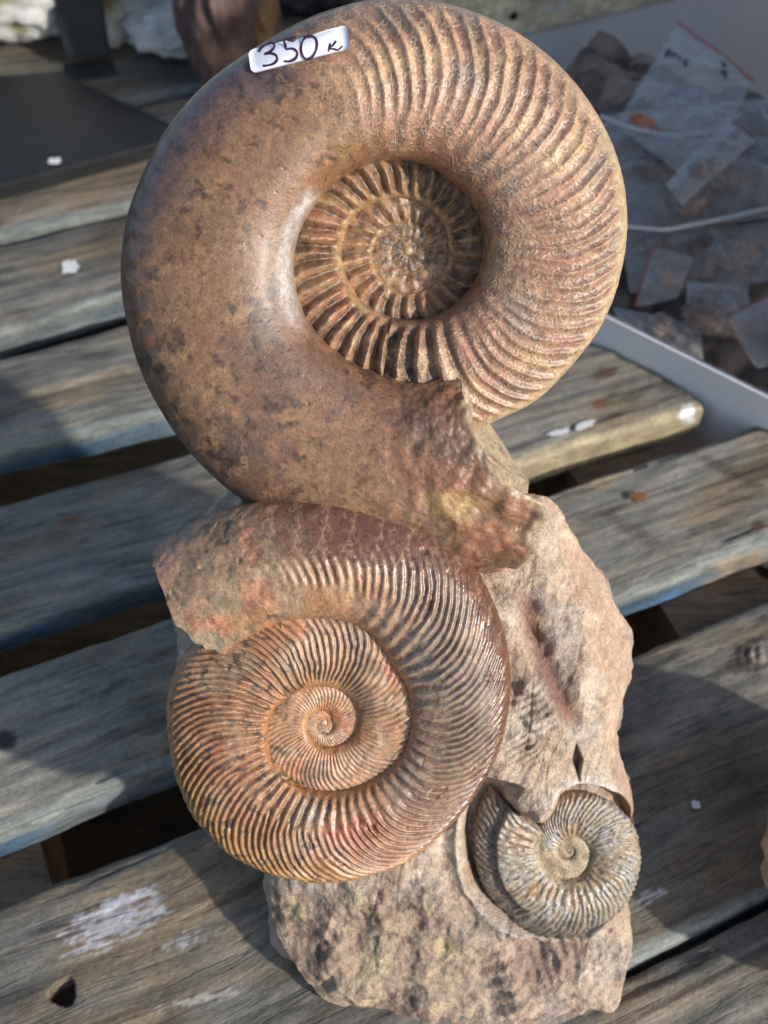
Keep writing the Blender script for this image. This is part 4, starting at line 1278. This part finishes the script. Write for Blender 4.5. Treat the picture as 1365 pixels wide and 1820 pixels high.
# ---- price sticker following the curve of the shell
bpy.context.view_layer.update()
def cast(px, py, lift):
    d = ray(np.float64(px), np.float64(py)); d = Vector(d / np.linalg.norm(d))
    inv = outer_big.matrix_world.inverted()
    ok, loc, nrm, idx = outer_big.ray_cast(inv @ Vector(C0), (inv.to_3x3() @ d).normalized())
    return (np.array(outer_big.matrix_world @ loc), ok)
def sticker():
    A, B, Cc, Dd = [np.array(p, float) for p in ((443, 93), (618, 47), (622, 88), (449, 134))]
    nu, nv = 40, 14
    px = np.zeros((nu, nv)); py = np.zeros((nu, nv)); ok = np.zeros((nu, nv), bool)
    pts = np.zeros((nu, nv, 3))
    for i in range(nu):
        for j in range(nv):
            u = i / (nu - 1); v = j / (nv - 1)
            q = (A * (1 - u) + B * u) * (1 - v) + (Dd * (1 - u) + Cc * u) * v
            p, k = cast(q[0], q[1], 0)
            pts[i, j] = p; ok[i, j] = k
    # a sheet of paper bridges the small relief: quadratic fit through the surface
    uu, vv = np.meshgrid(np.linspace(-1, 1, nu), np.linspace(-1, 1, nv), indexing='ij')
    Bm = np.stack([np.ones_like(uu), uu, vv, uu * uu, uu * vv, vv * vv, uu ** 3, uu * uu * vv], -1).reshape(-1, 8)
    kk = ok.ravel()
    co = np.linalg.lstsq(Bm[kk], pts.reshape(-1, 3)[kk], rcond=None)[0]
    fit = lambda u, v: np.stack([np.ones_like(u), u, v, u * u, u * v, v * v, u ** 3, u * u * v], -1) @ co
    res = (pts.reshape(-1, 3)[kk] - Bm[kk] @ co)
    def nrm(u, v):
        e = 1e-3
        a = fit(u + e, v) - fit(u - e, v); b = fit(u, v + e) - fit(u, v - e)
        n = np.cross(b, a); return n / np.linalg.norm(n, axis=-1, keepdims=True)
    n0 = nrm(np.zeros(1), np.zeros(1))[0]
    if n0 @ BN < 0: sgn = -1
    else: sgn = 1
    lift = np.max(res @ (sgn * n0)) + 0.0002
    # rounded-rectangle outline -> polar grid
    hw, hh, rad = 1.0, 1.0, 0.12
    asp = 4.0
    ring = []
    for (cx, cy, a0) in ((1 - rad, 1 - rad * asp, 0), (-1 + rad, 1 - rad * asp, 90), (-1 + rad, -1 + rad * asp, 180), (1 - rad, -1 + rad * asp, 270)):
        for a in np.linspace(0, 90, 8):
            t = D2R(a0 + a); ring.append((cx + rad * math.cos(t), cy + rad * asp * math.sin(t)))
    ring = np.array(ring); m = len(ring); K = 8
    fs = np.linspace(0.02, 1, K)
    u = (ring[:, 0][:, None] * fs).ravel(); v = (ring[:, 1][:, None] * fs).ravel()
    Pt = fit(u, v) + sgn * nrm(u, v) * (lift + 0.00012)
    Pb = fit(u, v) + sgn * nrm(u, v) * (lift)
    Q = grid_quads(m, K, wrap=True)
    V = np.concatenate([Pt, Pb]); n = len(Pt)
    i = np.arange(m); e0 = i * K + K - 1; e1 = ((i + 1) % m) * K + K - 1
    Qa = np.concatenate([Q, Q[:, ::-1] + n, np.stack([e0, e1, e1 + n, e0 + n], 1)[:, ::-1],
                         np.stack([i[::2][:8] * K, i[::2][:8] * K, i[::2][:8] * K, i[::2][:8] * K], 1)[:0]])
    st = mesh_np('price_sticker', V, Qa, M_sticker)
    under(st)
    st['label'] = 'white price sticker with handwritten 350 K on the large ammonite'
    # handwriting: strokes given on a 1365-wide enlargement of the sticker
    def tosrc(p): return np.array([p[0] * 0.3663 + 200, p[1] * 0.3663])
    def uv(p):
        p = tosrc(p); 
        # invert the bilinear corners (nearly a parallelogram)
        e1 = ((B - A) + (Cc - Dd)) / 2; e2 = ((Dd - A) + (Cc - B)) / 2
        s = np.linalg.solve(np.stack([e1, e2], 1), p - A)
        return s * 2 - 1
    strokes = {
        'three': [[(714, 262), (728, 243), (752, 228), (774, 220), (790, 226), (786, 245), (766, 262), (744, 272), (772, 268), (796, 276), (802, 296), (788, 314), (760, 325), (733, 328)]],
        'five': [[(894, 190), (868, 196), (838, 207), (842, 226), (848, 247), (872, 244), (893, 254), (899, 272), (888, 291), (862, 304), (836, 303)]],
        'zero': [[(962, 184), (938, 192), (922, 216), (916, 250), (926, 280), (946, 292), (968, 283), (986, 256), (993, 222), (986, 194), (966, 184), (950, 192)]],
        'letter': [[(1058, 217), (1052, 236), (1049, 255)], [(1086, 205), (1070, 226), (1052, 240), (1076, 243), (1096, 246), (1116, 228)]],
    }
    def smooth(pts):
        P = np.array(pts, float); out = []
        for i in range(len(P) - 1):
            p0 = P[max(i - 1, 0)]; p1 = P[i]; p2 = P[i + 1]; p3 = P[min(i + 2, len(P) - 1)]
            for t in np.linspace(0, 1, 6)[:-1]:
                out.append(0.5 * ((2 * p1) + (-p0 + p2) * t + (2 * p0 - 5 * p1 + 4 * p2 - p3) * t * t + (-p0 + 3 * p1 - 3 * p2 + p3) * t ** 3))
        out.append(P[-1]); return np.array(out)
    for nm, sl in strokes.items():
        Vs = []; Fs = []
        for stt in sl:
            P = smooth(stt); d = np.gradient(P, axis=0); d /= np.linalg.norm(d, axis=1)[:, None] + 1e-9
            wd = (5.6 if nm != 'letter' else 4.4) * (1 + 0.15 * np.sin(np.arange(len(P)) * 0.5))
            L = P + np.stack([-d[:, 1], d[:, 0]], 1) * wd[:, None]; Rr = P - np.stack([-d[:, 1], d[:, 0]], 1) * wd[:, None]
            uL = np.array([uv(q) for q in L]); uR = np.array([uv(q) for q in Rr])
            h = lift + 0.00012 + 0.00012 + 0.00003 * (len(Vs) > 0)
            base = sum(len(x) for x in Vs)
            n = len(P)
            Vs.append(np.concatenate([fit(uL[:, 0], uL[:, 1]) + sgn * nrm(uL[:, 0], uL[:, 1]) * h, fit(uR[:, 0], uR[:, 1]) + sgn * nrm(uR[:, 0], uR[:, 1]) * h]))
            i = np.arange(n - 1)
            Fs.append(np.stack([i, i + 1, i + 1 + n, i + n], 1) + base)
        o = mesh_np('handwritten_mark', np.concatenate(Vs), np.concatenate(Fs), M_ink)
        o.parent = st
sticker()

# ---------------------------------------------------------------- loose things on and behind the pallet
def blob(name, c, r, seed, mat, colr, colr2, amp=0.22, freq=1.6, sub=48, colr3=None, rough=0.6, flat=True, parent=None, rot=0.0, ridge=0.0):
    """noise-shaped stone standing on z of its lowest point"""
    nu, nv = sub * 2, sub
    u = np.linspace(0, TAU, nu, endpoint=False); v = np.linspace(0.02, math.pi - 0.02, nv)
    Ug, Vg = np.meshgrid(u, v, indexing='ij')
    D = np.stack([np.sin(Vg) * np.cos(Ug), np.sin(Vg) * np.sin(Ug), np.cos(Vg)], -1).reshape(-1, 3)
    k = 1 + amp * fbm(D, freq, 3, off=seed * 7.1) + amp * 0.35 * fbm(D, freq * 4, 3, off=seed * 3.3) + ridge * (ridged(D, freq * 1.5, 3, off=seed) - 0.4)
    L = D * k[:, None] * np.array(r)
    ca, sa = math.cos(rot), math.sin(rot)
    L = np.stack([L[:, 0] * ca - L[:, 1] * sa, L[:, 0] * sa + L[:, 1] * ca, L[:, 2]], 1)
    if flat:
        zb = np.percentile(L[:, 2], 6); L[:, 2] = np.maximum(L[:, 2], zb) - zb
    Q = grid_quads(nu, nv, wrap=True)
    rr = max(r)
    n1 = fbm(L / rr, 2.2, 4, off=seed); n2 = fbm(L / rr, 7.0, 4, off=seed + 3)
    cc = mix(np.tile(np.array(colr), (len(L), 1)), np.tile(np.array(colr2), (len(L), 1)), sstep(-0.15, 0.35, n1 + 0.4 * n2))
    if colr3 is not None:
        cc = mix(cc, np.tile(np.array(colr3), (len(L), 1)), sstep(0.12, 0.4, fbm(L / rr, 2.6, 3, off=seed + 19)) * 0.9)
    # pole fans
    V = np.concatenate([L, [L.reshape(nu, nv, 3)[:, 0].mean(0)], [L.reshape(nu, nv, 3)[:, -1].mean(0)]])
    cc = np.concatenate([cc, cc[:2]])
    i = np.arange(0, nu, 2); n = nu * nv
    f1 = np.stack([np.full(len(i), n), i * nv, ((i + 1) % nu) * nv, ((i + 2) % nu) * nv], 1)
    f2 = np.stack([np.full(len(i), n + 1), ((i + 2) % nu) * nv + nv - 1, ((i + 1) % nu) * nv + nv - 1, i * nv + nv - 1], 1)
    o = mesh_np(name, V, np.concatenate([Q[:, ::-1], f1[:, ::-1], f2[:, ::-1]])[:, ::-1], mat, parent, cc, np.full(len(V), rough))
    o.location = c
    return o

# brown stone just entering the frame on the right
q = at(1352, 1600, 0)
o = blob('brown_stone', (float(q[0]) + 0.0615, float(q[1]) + 0.004, 0.001), (0.068, 0.078, 0.046), 3, M_stone, (0.30, 0.19, 0.13), (0.40, 0.30, 0.22), amp=0.14)
tag(o, 'brown stone cut off by the right edge of the picture, on the lower plank', 'stone')

# pale mossy rock with a black bracket, upper left
q = at(140, 140, 0)
o = blob('pale_rock', (float(q[0]) - 0.03, float(q[1]) + 0.10, 0.001), (0.135, 0.085, 0.115), 11, M_stone, (0.58, 0.58, 0.54), (0.72, 0.72, 0.70), amp=0.25, colr3=(0.24, 0.21, 0.06), rough=0.7)
tag(o, 'pale grey rock with mossy yellow patches behind the black bracket, upper left', 'rock')
q2 = at(290, 112, 0)
o = blob('white_stone', (float(q2[0]) + 0.012, float(q2[1]) + 0.02, 0.001), (0.045, 0.03, 0.022), 13, M_stone, (0.55, 0.54, 0.50), (0.66, 0.65, 0.62), amp=0.25, rough=0.75, sub=32)
tag(o, 'small flat white stone lying between the mossy rock and the purple stone', 'stone')

def bracket():
    root = empty('metal_bracket', tuple(at(150, 118, 0)))
    tag(root, 'black flat metal bracket standing in front of the pale mossy rock', 'bracket')
    base = np.array(root.location)
    def slab(name, pts, th):
        a = [np.array(p) for p in pts]
        n = np.cross(a[1] - a[0], a[3] - a[0]); n /= np.linalg.norm(n)
        bm = bmesh.new()
        vs = [bm.verts.new(p - base) for p in a] + [bm.verts.new(p + n * th - base) for p in a]
        for f in ((0, 1, 2, 3), (7, 6, 5, 4), (0, 4, 5, 1), (1, 5, 6, 2), (2, 6, 7, 3), (3, 7, 4, 0)):
            bm.faces.new([vs[i] for i in f])
        bmesh.ops.recalc_face_normals(bm, faces=bm.faces)
        bmesh.ops.bevel(bm, geom=bm.edges[:], offset=0.0016, segments=3, affect='EDGES')
        me = bpy.data.meshes.new(name); bm.to_mesh(me); bm.free(); me.materials.append(M_metal)
        o = bpy.data.objects.new(name, me); col.objects.link(o); o.parent = root
    y0 = base[1]
    nv = np.array([0, -1.0, 0.18]); nv /= np.linalg.norm(nv)
    P0 = base
    pts = [on_plane(np.float64(x), np.float64(y), P0, nv) for (x, y) in ((118, 104), (196, 92), (176, -60), (82, -60))]
    slab('upright', pts, 0.006)
    g = lambda x, y: at(x, y, 0.002)
    slab('foot', [g(112, 112), g(200, 100), g(208, 130), g(118, 142)], 0.005)
bracket()

# black board lying on the planks
def board():
    pts = [at(x, y, 0.016) for (x, y) in ((-260, 400), (345, 238), (105, 126), (-260, 150))]
    cen = np.mean(pts, 0); cen[2] = 0.001
    bm = bmesh.new()
    top = [bm.verts.new(p - cen) for p in pts]; bot = [bm.verts.new(np.array([p[0], p[1], 0.001]) - cen) for p in pts]
    bm.faces.new(top); bm.faces.new(bot[::-1])
    for i in range(4):
        j = (i + 1) % 4
        bm.faces.new((top[i], bot[i], bot[j], top[j]))
    bmesh.ops.recalc_face_normals(bm, faces=bm.faces)
    bmesh.ops.bevel(bm, geom=bm.edges[:], offset=0.0015, segments=3, affect='EDGES')
    me = bpy.data.meshes.new('black_board'); bm.to_mesh(me); bm.free(); me.materials.append(M_black)
    o = bpy.data.objects.new('black_board', me); col.objects.link(o); o.location = cen
    tag(o, 'flat black board lying on the planks at upper left', 'board')
board()

# dark purple-brown stone standing behind the big ammonite
q = at(392, 190, 0)
o = blob('purple_brown_stone', (float(q[0]) + 0.004, float(q[1]) + 0.012, 0.001), (0.034, 0.040, 0.105), 21, M_stone, (0.10, 0.066, 0.066), (0.16, 0.10, 0.085), amp=0.16, freq=2.2, rough=0.33, sub=60)
tag(o, 'tall glossy purple brown stone rising behind the large ammonite', 'stone')
q = at(462, 150, 0)
o = blob('ochre_stone', (float(q[0]), float(q[1]) + 0.02, 0.001), (0.022, 0.03, 0.085), 22, M_stone, (0.22, 0.13, 0.065), (0.13, 0.085, 0.05), amp=0.16, freq=2.4, rough=0.4, sub=48)
tag(o, 'narrow ochre brown stone beside the purple brown one, behind the sticker', 'stone')
q = at(545, 40, 0)
o = blob('black_stone', (float(q[0]), float(q[1]) + 0.02, 0.001), (0.05, 0.035, 0.035), 23, M_stone, (0.015, 0.016, 0.02), (0.04, 0.042, 0.05), amp=0.22, freq=2.4, rough=0.45, sub=40)
tag(o, 'lumpy black stone peeping over the top rim of the large ammonite', 'stone')

# ---- small litter on the planks
def flake(name, px, py, w, h, ang, mat, label, cat, group=None, z=0.0009, th=0.0003, seed=0, sub=22):
    c = at(px, py, z)
    s = np.linalg.norm(at(px + 1, py, z) - c)
    r_ = np.random.RandomState(seed)
    n = sub
    a = np.linspace(0, TAU, n, endpoint=False)
    k = 1 + 0.13 * r_.randn(n)
    sq = 1 / np.maximum(np.abs(np.cos(a)), np.abs(np.sin(a))) ** 0.7
    x = np.cos(a) * w / 2 * s * k * sq; y = np.sin(a) * h / 2 * s / 0.80 * k * sq
    t = D2R(ang); X = x * math.cos(t) - y * math.sin(t); Y = x * math.sin(t) + y * math.cos(t)
    bend = 0.02 * (x / (w * s)) ** 2 * w * s
    vs = [(X[i], Y[i], th + bend[i]) for i in range(n)] + [(X[i], Y[i], bend[i]) for i in range(n)] + [(0, 0, th), (0, 0, 0)]
    fs = []
    for i in range(n):
        j = (i + 1) % n
        fs += [(2 * n, i, j), (2 * n + 1, j + n, i + n), (i, i + n, j + n, j)]
    o = from_lists(name, vs, fs, mat)
    o.location = c
    tag(o, label, cat, group)
    return o
flake('paper_scrap', 124, 474, 28, 28, 8, M_pale, 'small white scrap of paper on the plank left of the large ammonite', 'scrap', seed=1)
flake('paint_flake', 994, 768, 40, 10, 16, M_pale, 'longer white paint flake on the plank right of the broken chamber', 'paint flake', 'white paint flakes', seed=2)
flake('paint_flake', 1040, 755, 38, 12, 26, M_pale, 'white paint flake farther right, beside the longer one', 'paint flake', 'white paint flakes', seed=3)
flake('paint_flake', 97, 286, 22, 14, 10, M_pale, 'small pale flake lying on the black board', 'paint flake', 'white paint flakes', z=0.0175, seed=4)
flake('bark_chip', 1131, 884, 30, 13, -4, M_leaf, 'orange brown bark chip on the plank right of the broken chamber', 'bark chip', seed=5, th=0.002)
flake('wood_crumb', 1237, 1430, 14, 12, 0, M_pale, 'tiny pale crumb on the shaded plank at right', 'crumb', seed=6)

# ---------------------------------------------------------------- white tray full of bagged fossils, upper right
TR_Z = 0.030
A_ = at(1040, 541, TR_Z); B_ = at(1430, 736, TR_Z)
td = (B_ - A_); td[2] = 0; tl = np.linalg.norm(td); td /= tl
tn = np.array([-td[1], td[0], 0.0])          # away to the right
tray = empty('white_tray', tuple(np.array([*(A_ + td * tl / 2 + tn * 0.2)[:2], -0.144])))
tag(tray, 'open white plastic tray full of small bags behind the sculpture at right', 'tray')
TL0, TL1, TW = -0.18, tl + 0.12, 0.30
def box_pts(u0, u1, v0, v1, z0, z1):
    P = []
    for z in (z0, z1):
        for (u, v) in ((u0, v0), (u1, v0), (u1, v1), (u0, v1)):
            p = A_ + td * u + tn * v; P.append((p[0], p[1], z))
    return P
BOXF = [(3, 2, 1, 0), (4, 5, 6, 7), (0, 1, 5, 4), (1, 2, 6, 5), (2, 3, 7, 6), (3, 0, 4, 7)]
def box_obj(name, pts, mat, parent, bev=0.002):
    base = np.array(parent.location) if parent else np.mean(pts, 0)
    bm = bmesh.new()
    vs = [bm.verts.new(np.array(p) - base) for p in pts]
    for f in BOXF: bm.faces.new([vs[i] for i in f])
    bmesh.ops.recalc_face_normals(bm, faces=bm.faces)
    if bev: bmesh.ops.bevel(bm, geom=bm.edges[:], offset=bev, segments=2, affect='EDGES')
    me = bpy.data.meshes.new(name); bm.to_mesh(me); bm.free()
    if mat: me.materials.append(mat)
    o = bpy.data.objects.new(name, me); col.objects.link(o)
    if parent: o.parent = parent
    else: o.location = base
    return o
th = 0.004
box_obj('side_wall', box_pts(TL0, TL1, 0, th, -0.143, TR_Z), M_white, tray)
box_obj('side_wall', box_pts(TL0, TL1, TW - th, TW, -0.143, TR_Z - 0.03), M_white, tray)
box_obj('end_wall', box_pts(TL0, TL0 + th, th + 0.001, TW - th - 0.001, -0.143, TR_Z - 0.03), M_white, tray)
box_obj('end_wall', box_pts(TL1 - th, TL1, th + 0.001, TW - th - 0.001, -0.143, TR_Z), M_white, tray)
box_obj('tray_floor', box_pts(TL0 + th + .001, TL1 - th - .001, th + .001, TW - th - .001, -0.143, -0.139), M_white, tray)

# heap of small dark fossils
def heap():
    n = 150
    u = np.linspace(TL0 + 0.006, TL1 - 0.006, n); v = np.linspace(0.006, TW - 0.006, n)
    Ug, Vg = np.meshgrid(u, v, indexing='ij')
    P = A_ + Ug.ravel()[:, None] * td + Vg.ravel()[:, None] * tn
    P[:, 2] = 0.0
    # pebble bumps: nearest-centre domes
    z = -0.030 + 0.070 * sstep(0.05, 0.28, Vg.ravel()) + 0.008 * fbm(P, 9, 3)
    r_ = np.random.RandomState(4)
    pts = np.stack([r_.uniform(TL0, TL1, 900), r_.uniform(0, TW, 900)], 1); rad = r_.uniform(0.008, 0.017, 900)
    b = np.zeros(n * n); tint = np.zeros(n * n)
    uv = np.stack([Ug.ravel(), Vg.ravel()], 1)
    for (p, r, k) in zip(pts, rad, r_.rand(900)):
        d2 = ((uv - p) ** 2).sum(1)
        m = d2 < r * r
        hgt = np.sqrt(r * r - d2[m]) * 0.9
        up = hgt > b[m]
        idx = np.where(m)[0][up]
        b[idx] = hgt[up]; tint[idx] = k
    P[:, 2] = z + b
    c = mix(np.tile((0.10, 0.070, 0.055), (n * n, 1)), np.tile((0.30, 0.215, 0.165), (n * n, 1)), tint)
    o = mesh_np('fossil_pebbles', P, grid_quads(n, n), M_stone, None, c, np.full(n * n, 0.55))
    tag(o, 'heap of small dark brown fossil pebbles filling the tray', 'pebbles', None, 'stuff')
heap()

def bag(pxs, zs, label, strip=None, stones=(), seed=0, crumple=0.006, thick=0.008, cat='plastic bag', writing=None, zip_edges=()):
    """clear zip bag: corners given as picture points at heights zs; two film sheets, strip and contents as parts"""
    c4 = [at(x, y, z) for (x, y), z in zip(pxs, zs)]
    cen = np.mean(c4, 0)
    root = empty('zip_bag', tuple(cen)); tag(root, label, cat, 'bags in the white tray')
    n = 30
    g = np.linspace(0, 1, n); Ug, Vg = np.meshgrid(g, g, indexing='ij'); u, v = Ug.ravel(), Vg.ravel()
    def S(u, v):
        return (c4[0] * ((1 - u) * (1 - v))[:, None] + c4[1] * (u * (1 - v))[:, None] + c4[2] * (u * v)[:, None] + c4[3] * ((1 - u) * v)[:, None])
    nr = np.cross(c4[1] - c4[0], c4[3] - c4[0]); nr /= np.linalg.norm(nr)
    if nr[2] < 0: nr = -nr
    B0 = S(u, v)
    bul = (np.sin(u * math.pi) * np.sin(v * math.pi)) ** 0.6
    cr = fbm(B0, 38, 3, off=seed * 5.0) * crumple + (ridged(B0, 24, 2, off=seed) - 0.4) * crumple * 0.7
    hgt = bul * thick + cr * (0.25 + bul)
    top = B0 + nr * hgt[:, None]
    bot = B0 - nr * (bul * thick * 0.7 + 0.0006)[:, None] + nr * (cr * 0.3)[:, None]
    Q = grid_quads(n, n)
    V = np.concatenate([top, bot]) - cen
    fo = mesh_np('film', V, np.concatenate([Q, Q[:, ::-1] + n * n]), M_film, root)
    def surf(uu, vv, lift):
        uu = np.asarray(uu, float); vv = np.asarray(vv, float)
        b0 = S(uu, vv); bl = np.clip(np.sin(uu * math.pi) * np.sin(vv * math.pi), 0, 1) ** 0.6
        c_ = fbm(b0, 38, 3, off=seed * 5.0) * crumple + (ridged(b0, 24, 2, off=seed) - 0.4) * crumple * 0.7
        return b0 + nr * (bl * thick + c_ * (0.25 + bl) + lift)[:, None] - cen
    def ribbon(name, pu, pv, wu, wv, mat, lift, parent):
        pu = np.asarray(pu); pv = np.asarray(pv)
        a = surf(pu - wu, pv - wv, lift); b = surf(pu + wu, pv + wv, lift)
        k = len(pu); i = np.arange(k - 1)
        return mesh_np(name, np.concatenate([a, b]), np.stack([i, i + 1, i + 1 + k, i + k], 1), mat, parent)
    if strip is not None:
        t = np.linspace(0.0, 1.0, 20)
        if strip == 'top': ribbon('zip_strip', t, t * 0 + 0.02, 0, 0.018, M_red, 0.0006, root)
        if strip == 'left': ribbon('zip_strip', t * 0 + 0.03, t, 0.025, 0, M_red, 0.0006, root)
    for (su, sv, sr, scol) in stones:
        p = S(np.array([su]), np.array([sv]))[0]
        b = blob('bagged_fossil', tuple(p - cen), (sr * (0.8 + 0.5 * sv), sr * 0.8, sr * 0.5), seed + int(su * 100), M_stone, scol, tuple(x * 1.4 for x in scol), amp=0.4, rot=su * 9, sub=18, flat=False, parent=root, rough=0.5)
    if writing:
        for wk, st in enumerate(writing):
            P = np.array(st, float)
            # strokes are picture points; turn them into (u, v) on the bag
            M = np.array([[pxs[1][0] - pxs[0][0], pxs[3][0] - pxs[0][0]], [pxs[1][1] - pxs[0][1], pxs[3][1] - pxs[0][1]]], float)
            w = np.linalg.solve(M, (P - np.array(pxs[0], float)).T).T
            tt = np.linspace(0, len(w) - 1, 5 * len(w)); uu = np.interp(tt, range(len(w)), w[:, 0]); vv = np.interp(tt, range(len(w)), w[:, 1])
            du, dv = np.gradient(uu), np.gradient(vv); L = np.hypot(du, dv) + 1e-9
            ribbon('handwritten_mark', uu, vv, -dv / L * 0.011, du / L * 0.011, M_bink, 0.0010 + 0.0001 * (wk % 3), root)
    return root

def tube_part(name, pts, r, mat, parent):
    """thin round tube through picture points (x, y, z)"""
    W = np.array([at(x, y, z) for (x, y, z) in pts])
    tt = np.linspace(0, len(W) - 1, 60)
    k = np.arange(len(W))
    C = np.stack([np.interp(tt, k, W[:, a]) for a in range(3)], 1)
    ker = np.ones(9) / 9
    for a in range(3): C[4:-4, a] = np.convolve(C[:, a], ker, 'valid')
    d = np.gradient(C, axis=0); d /= np.linalg.norm(d, axis=1)[:, None]
    sd = np.cross(d, [0, 0, 1.0]); sd /= np.linalg.norm(sd, axis=1)[:, None]; up = np.cross(sd, d)
    a = np.linspace(0, TAU, 9)
    V = (C[:, None] + r * (np.cos(a)[None, :, None] * sd[:, None] + np.sin(a)[None, :, None] * up[:, None])).reshape(-1, 3) - np.array(parent.location)
    return mesh_np(name, V, grid_quads(60, 9), mat, parent)
M_milk = simple_mat('milky_zip_plastic', (0.46, 0.44, 0.43), 0.3, 0.1, 80)
DK = (0.17, 0.115, 0.09); MD = (0.28, 0.19, 0.145)
L8 = [[(1183, 97), (1190, 98), (1189, 103), (1184, 104), (1191, 106), (1190, 112), (1182, 111), (1180, 104), (1183, 97)],
      [(1193, 107), (1203, 113)], [(1198, 110), (1193, 121)],
      [(1211, 119), (1205, 119), (1202, 125), (1207, 129)],
      [(1221, 128), (1214, 128), (1212, 134), (1218, 138)]]
L7 = [[(1279, 122), (1290, 126), (1281, 137)], [(1280, 130), (1288, 132)], [(1283, 141), (1278, 150)], [(1292, 146), (1281, 147), (1288, 155)]]
bag([(1206, 38), (1340, 140), (1238, 330), (1093, 222)], [0.098, 0.095, 0.080, 0.078], 'clear bag marked with black handwriting, lying tilted at the top of the tray', strip='top', stones=[(0.25, 0.85, 0.010, (0.45, 0.12, 0.035))], seed=1, writing=L8 + L7, crumple=0.004)
bag([(1290, 212), (1345, 250), (1212, 364), (1183, 327)], [0.088, 0.088, 0.082, 0.082], 'narrow clear bag with a shiny crumpled film below the marked bag', strip=None, stones=[(0.5, 0.6, 0.010, DK)], seed=2, crumple=0.006)
bag_a = bag([(1060, 205), (1365, 175), (1420, 385), (1085, 410)], [0.062, 0.062, 0.045, 0.045], 'large clear bag of brown fossils spread under the marked bag', stones=[(0.3, 0.5, 0.018, DK), (0.6, 0.6, 0.02, MD), (0.75, 0.35, 0.017, DK), (0.45, 0.8, 0.016, MD)], seed=3, crumple=0.007, thick=0.010)
bag([(1158, 438), (1232, 458), (1204, 530), (1128, 545)], [0.040, 0.045, 0.035, 0.030], 'small milky bag with a red strip on its left edge', strip='left', stones=[(0.6, 0.5, 0.008, MD)], seed=4, crumple=0.004)
bag([(1090, 545), (1245, 575), (1250, 640), (1100, 590)], [0.022, 0.025, 0.020, 0.018], 'flat bag with folded bluish zip resting along the tray wall', stones=[(0.55, 0.3, 0.012, MD)], seed=5, crumple=0.003, thick=0.006)
bag([(1222, 500), (1330, 505), (1335, 600), (1215, 590)], [0.040, 0.040, 0.030, 0.028], 'clear bag holding two round brown fossils above the tray wall', stones=[(0.3, 0.65, 0.016, DK), (0.62, 0.75, 0.016, MD)], seed=6, crumple=0.005)
bag([(1288, 562), (1420, 500), (1440, 640), (1345, 655)], [0.040, 0.045, 0.040, 0.034], 'milky bag with a red strip along its top at the right edge of the picture', strip='top', stones=[(0.5, 0.6, 0.012, DK)], seed=7, crumple=0.004)
bag_b = bag([(1100, 415), (1365, 395), (1400, 500), (1120, 520)], [0.035, 0.035, 0.030, 0.028], 'wide clear bag of dark fossils in the middle of the tray', stones=[(0.25, 0.4, 0.017, DK), (0.5, 0.5, 0.02, DK), (0.75, 0.45, 0.018, MD)], seed=8, crumple=0.007, thick=0.010)

tube_part('zip_closure', [(1068, 206, .083), (1120, 228, .083), (1200, 243, .084), (1270, 233, .086), (1316, 203, .086)], 0.0017, M_milk, bag_a)
tube_part('zip_closure', [(1106, 402, .052), (1180, 409, .053), (1260, 394, .053), (1400, 362, .053)], 0.0019, M_milk, bag_b)
# wooden rail with drilled holes behind the tray
def rail():
    a = at(760, 105, 0.02); b = at(1520, -78, 0.02)
    d = (b - a) / np.linalg.norm(b - a); n = np.array([-d[1], d[0], 0])
    L = np.linalg.norm(b - a)
    root = empty('wooden_rail', tuple((a + b) / 2 + np.array([0, 0, -0.165])))
    tag(root, 'pale wooden rail with small holes along the top behind the tray', 'rail')
    def P(u, v, z): q = a + d * u + n * v; return (q[0], q[1], z)
    pts = [P(0, 0, 0.02), P(L, 0, 0.02), P(L, 0.03, 0.02), P(0, 0.03, 0.02), P(0, 0, 0.14), P(L, 0, 0.14), P(L, 0.03, 0.14), P(0, 0.03, 0.14)]
    o = box_obj('beam', pts, M_wood, root, 0.003)
    at_ = o.data.attributes.new('Tint', 'FLOAT_COLOR', 'POINT')
    at_.data.foreach_set('color', np.tile((0.72, 0.63, 0.44, 1), (len(o.data.vertices), 1)).astype(np.float32).ravel())
    o = box_obj('back_panel', [P(0, 0.005, -0.144), P(L, 0.005, -0.144), P(L, 0.022, -0.144), P(0, 0.022, -0.144), P(0, 0.005, 0.018), P(L, 0.005, 0.018), P(L, 0.022, 0.018), P(0, 0.022, 0.018)], M_white, root, 0.002)
    base = np.array(root.location)
    nn = -n
    for (px, py, r, mat) in ((912, 28, 0.0042, M_black), (976, 14, 0.0040, M_pale), (1000, 9, 0.0045, M_pale), (1120, -20, 0.0042, M_black)):
        c = on_plane(np.float64(px), np.float64(py), a, nn)
        vs = [c + nn * 0.0012 - base]; vv = 16
        for k in range(vv):
            t = TAU * k / vv; vs.append(c + nn * 0.0012 + d * r * math.cos(t) + np.array([0, 0, r * math.sin(t)]) - base)
        from_lists('screw_hole', vs, [(0, k + 1, (k + 1) % vv + 1) for k in range(vv)], mat, root)
rail()

# added, unseen box outside the frame, put there only to shade the tray
M_shade_box = simple_mat('shade_box_brown', (0.30, 0.21, 0.13), 0.8, 0.12, 30)
o = box_obj('tray_shade_box', [(x, y, z) for z in (-0.144, 0.48) for (x, y) in ((0.50, 0.475), (1.05, 0.475), (1.05, 1.0), (0.50, 1.0))], M_shade_box, None, 0.003)
tag(o, 'added unseen brown box outside the frame, placed to shade the white tray', 'box')
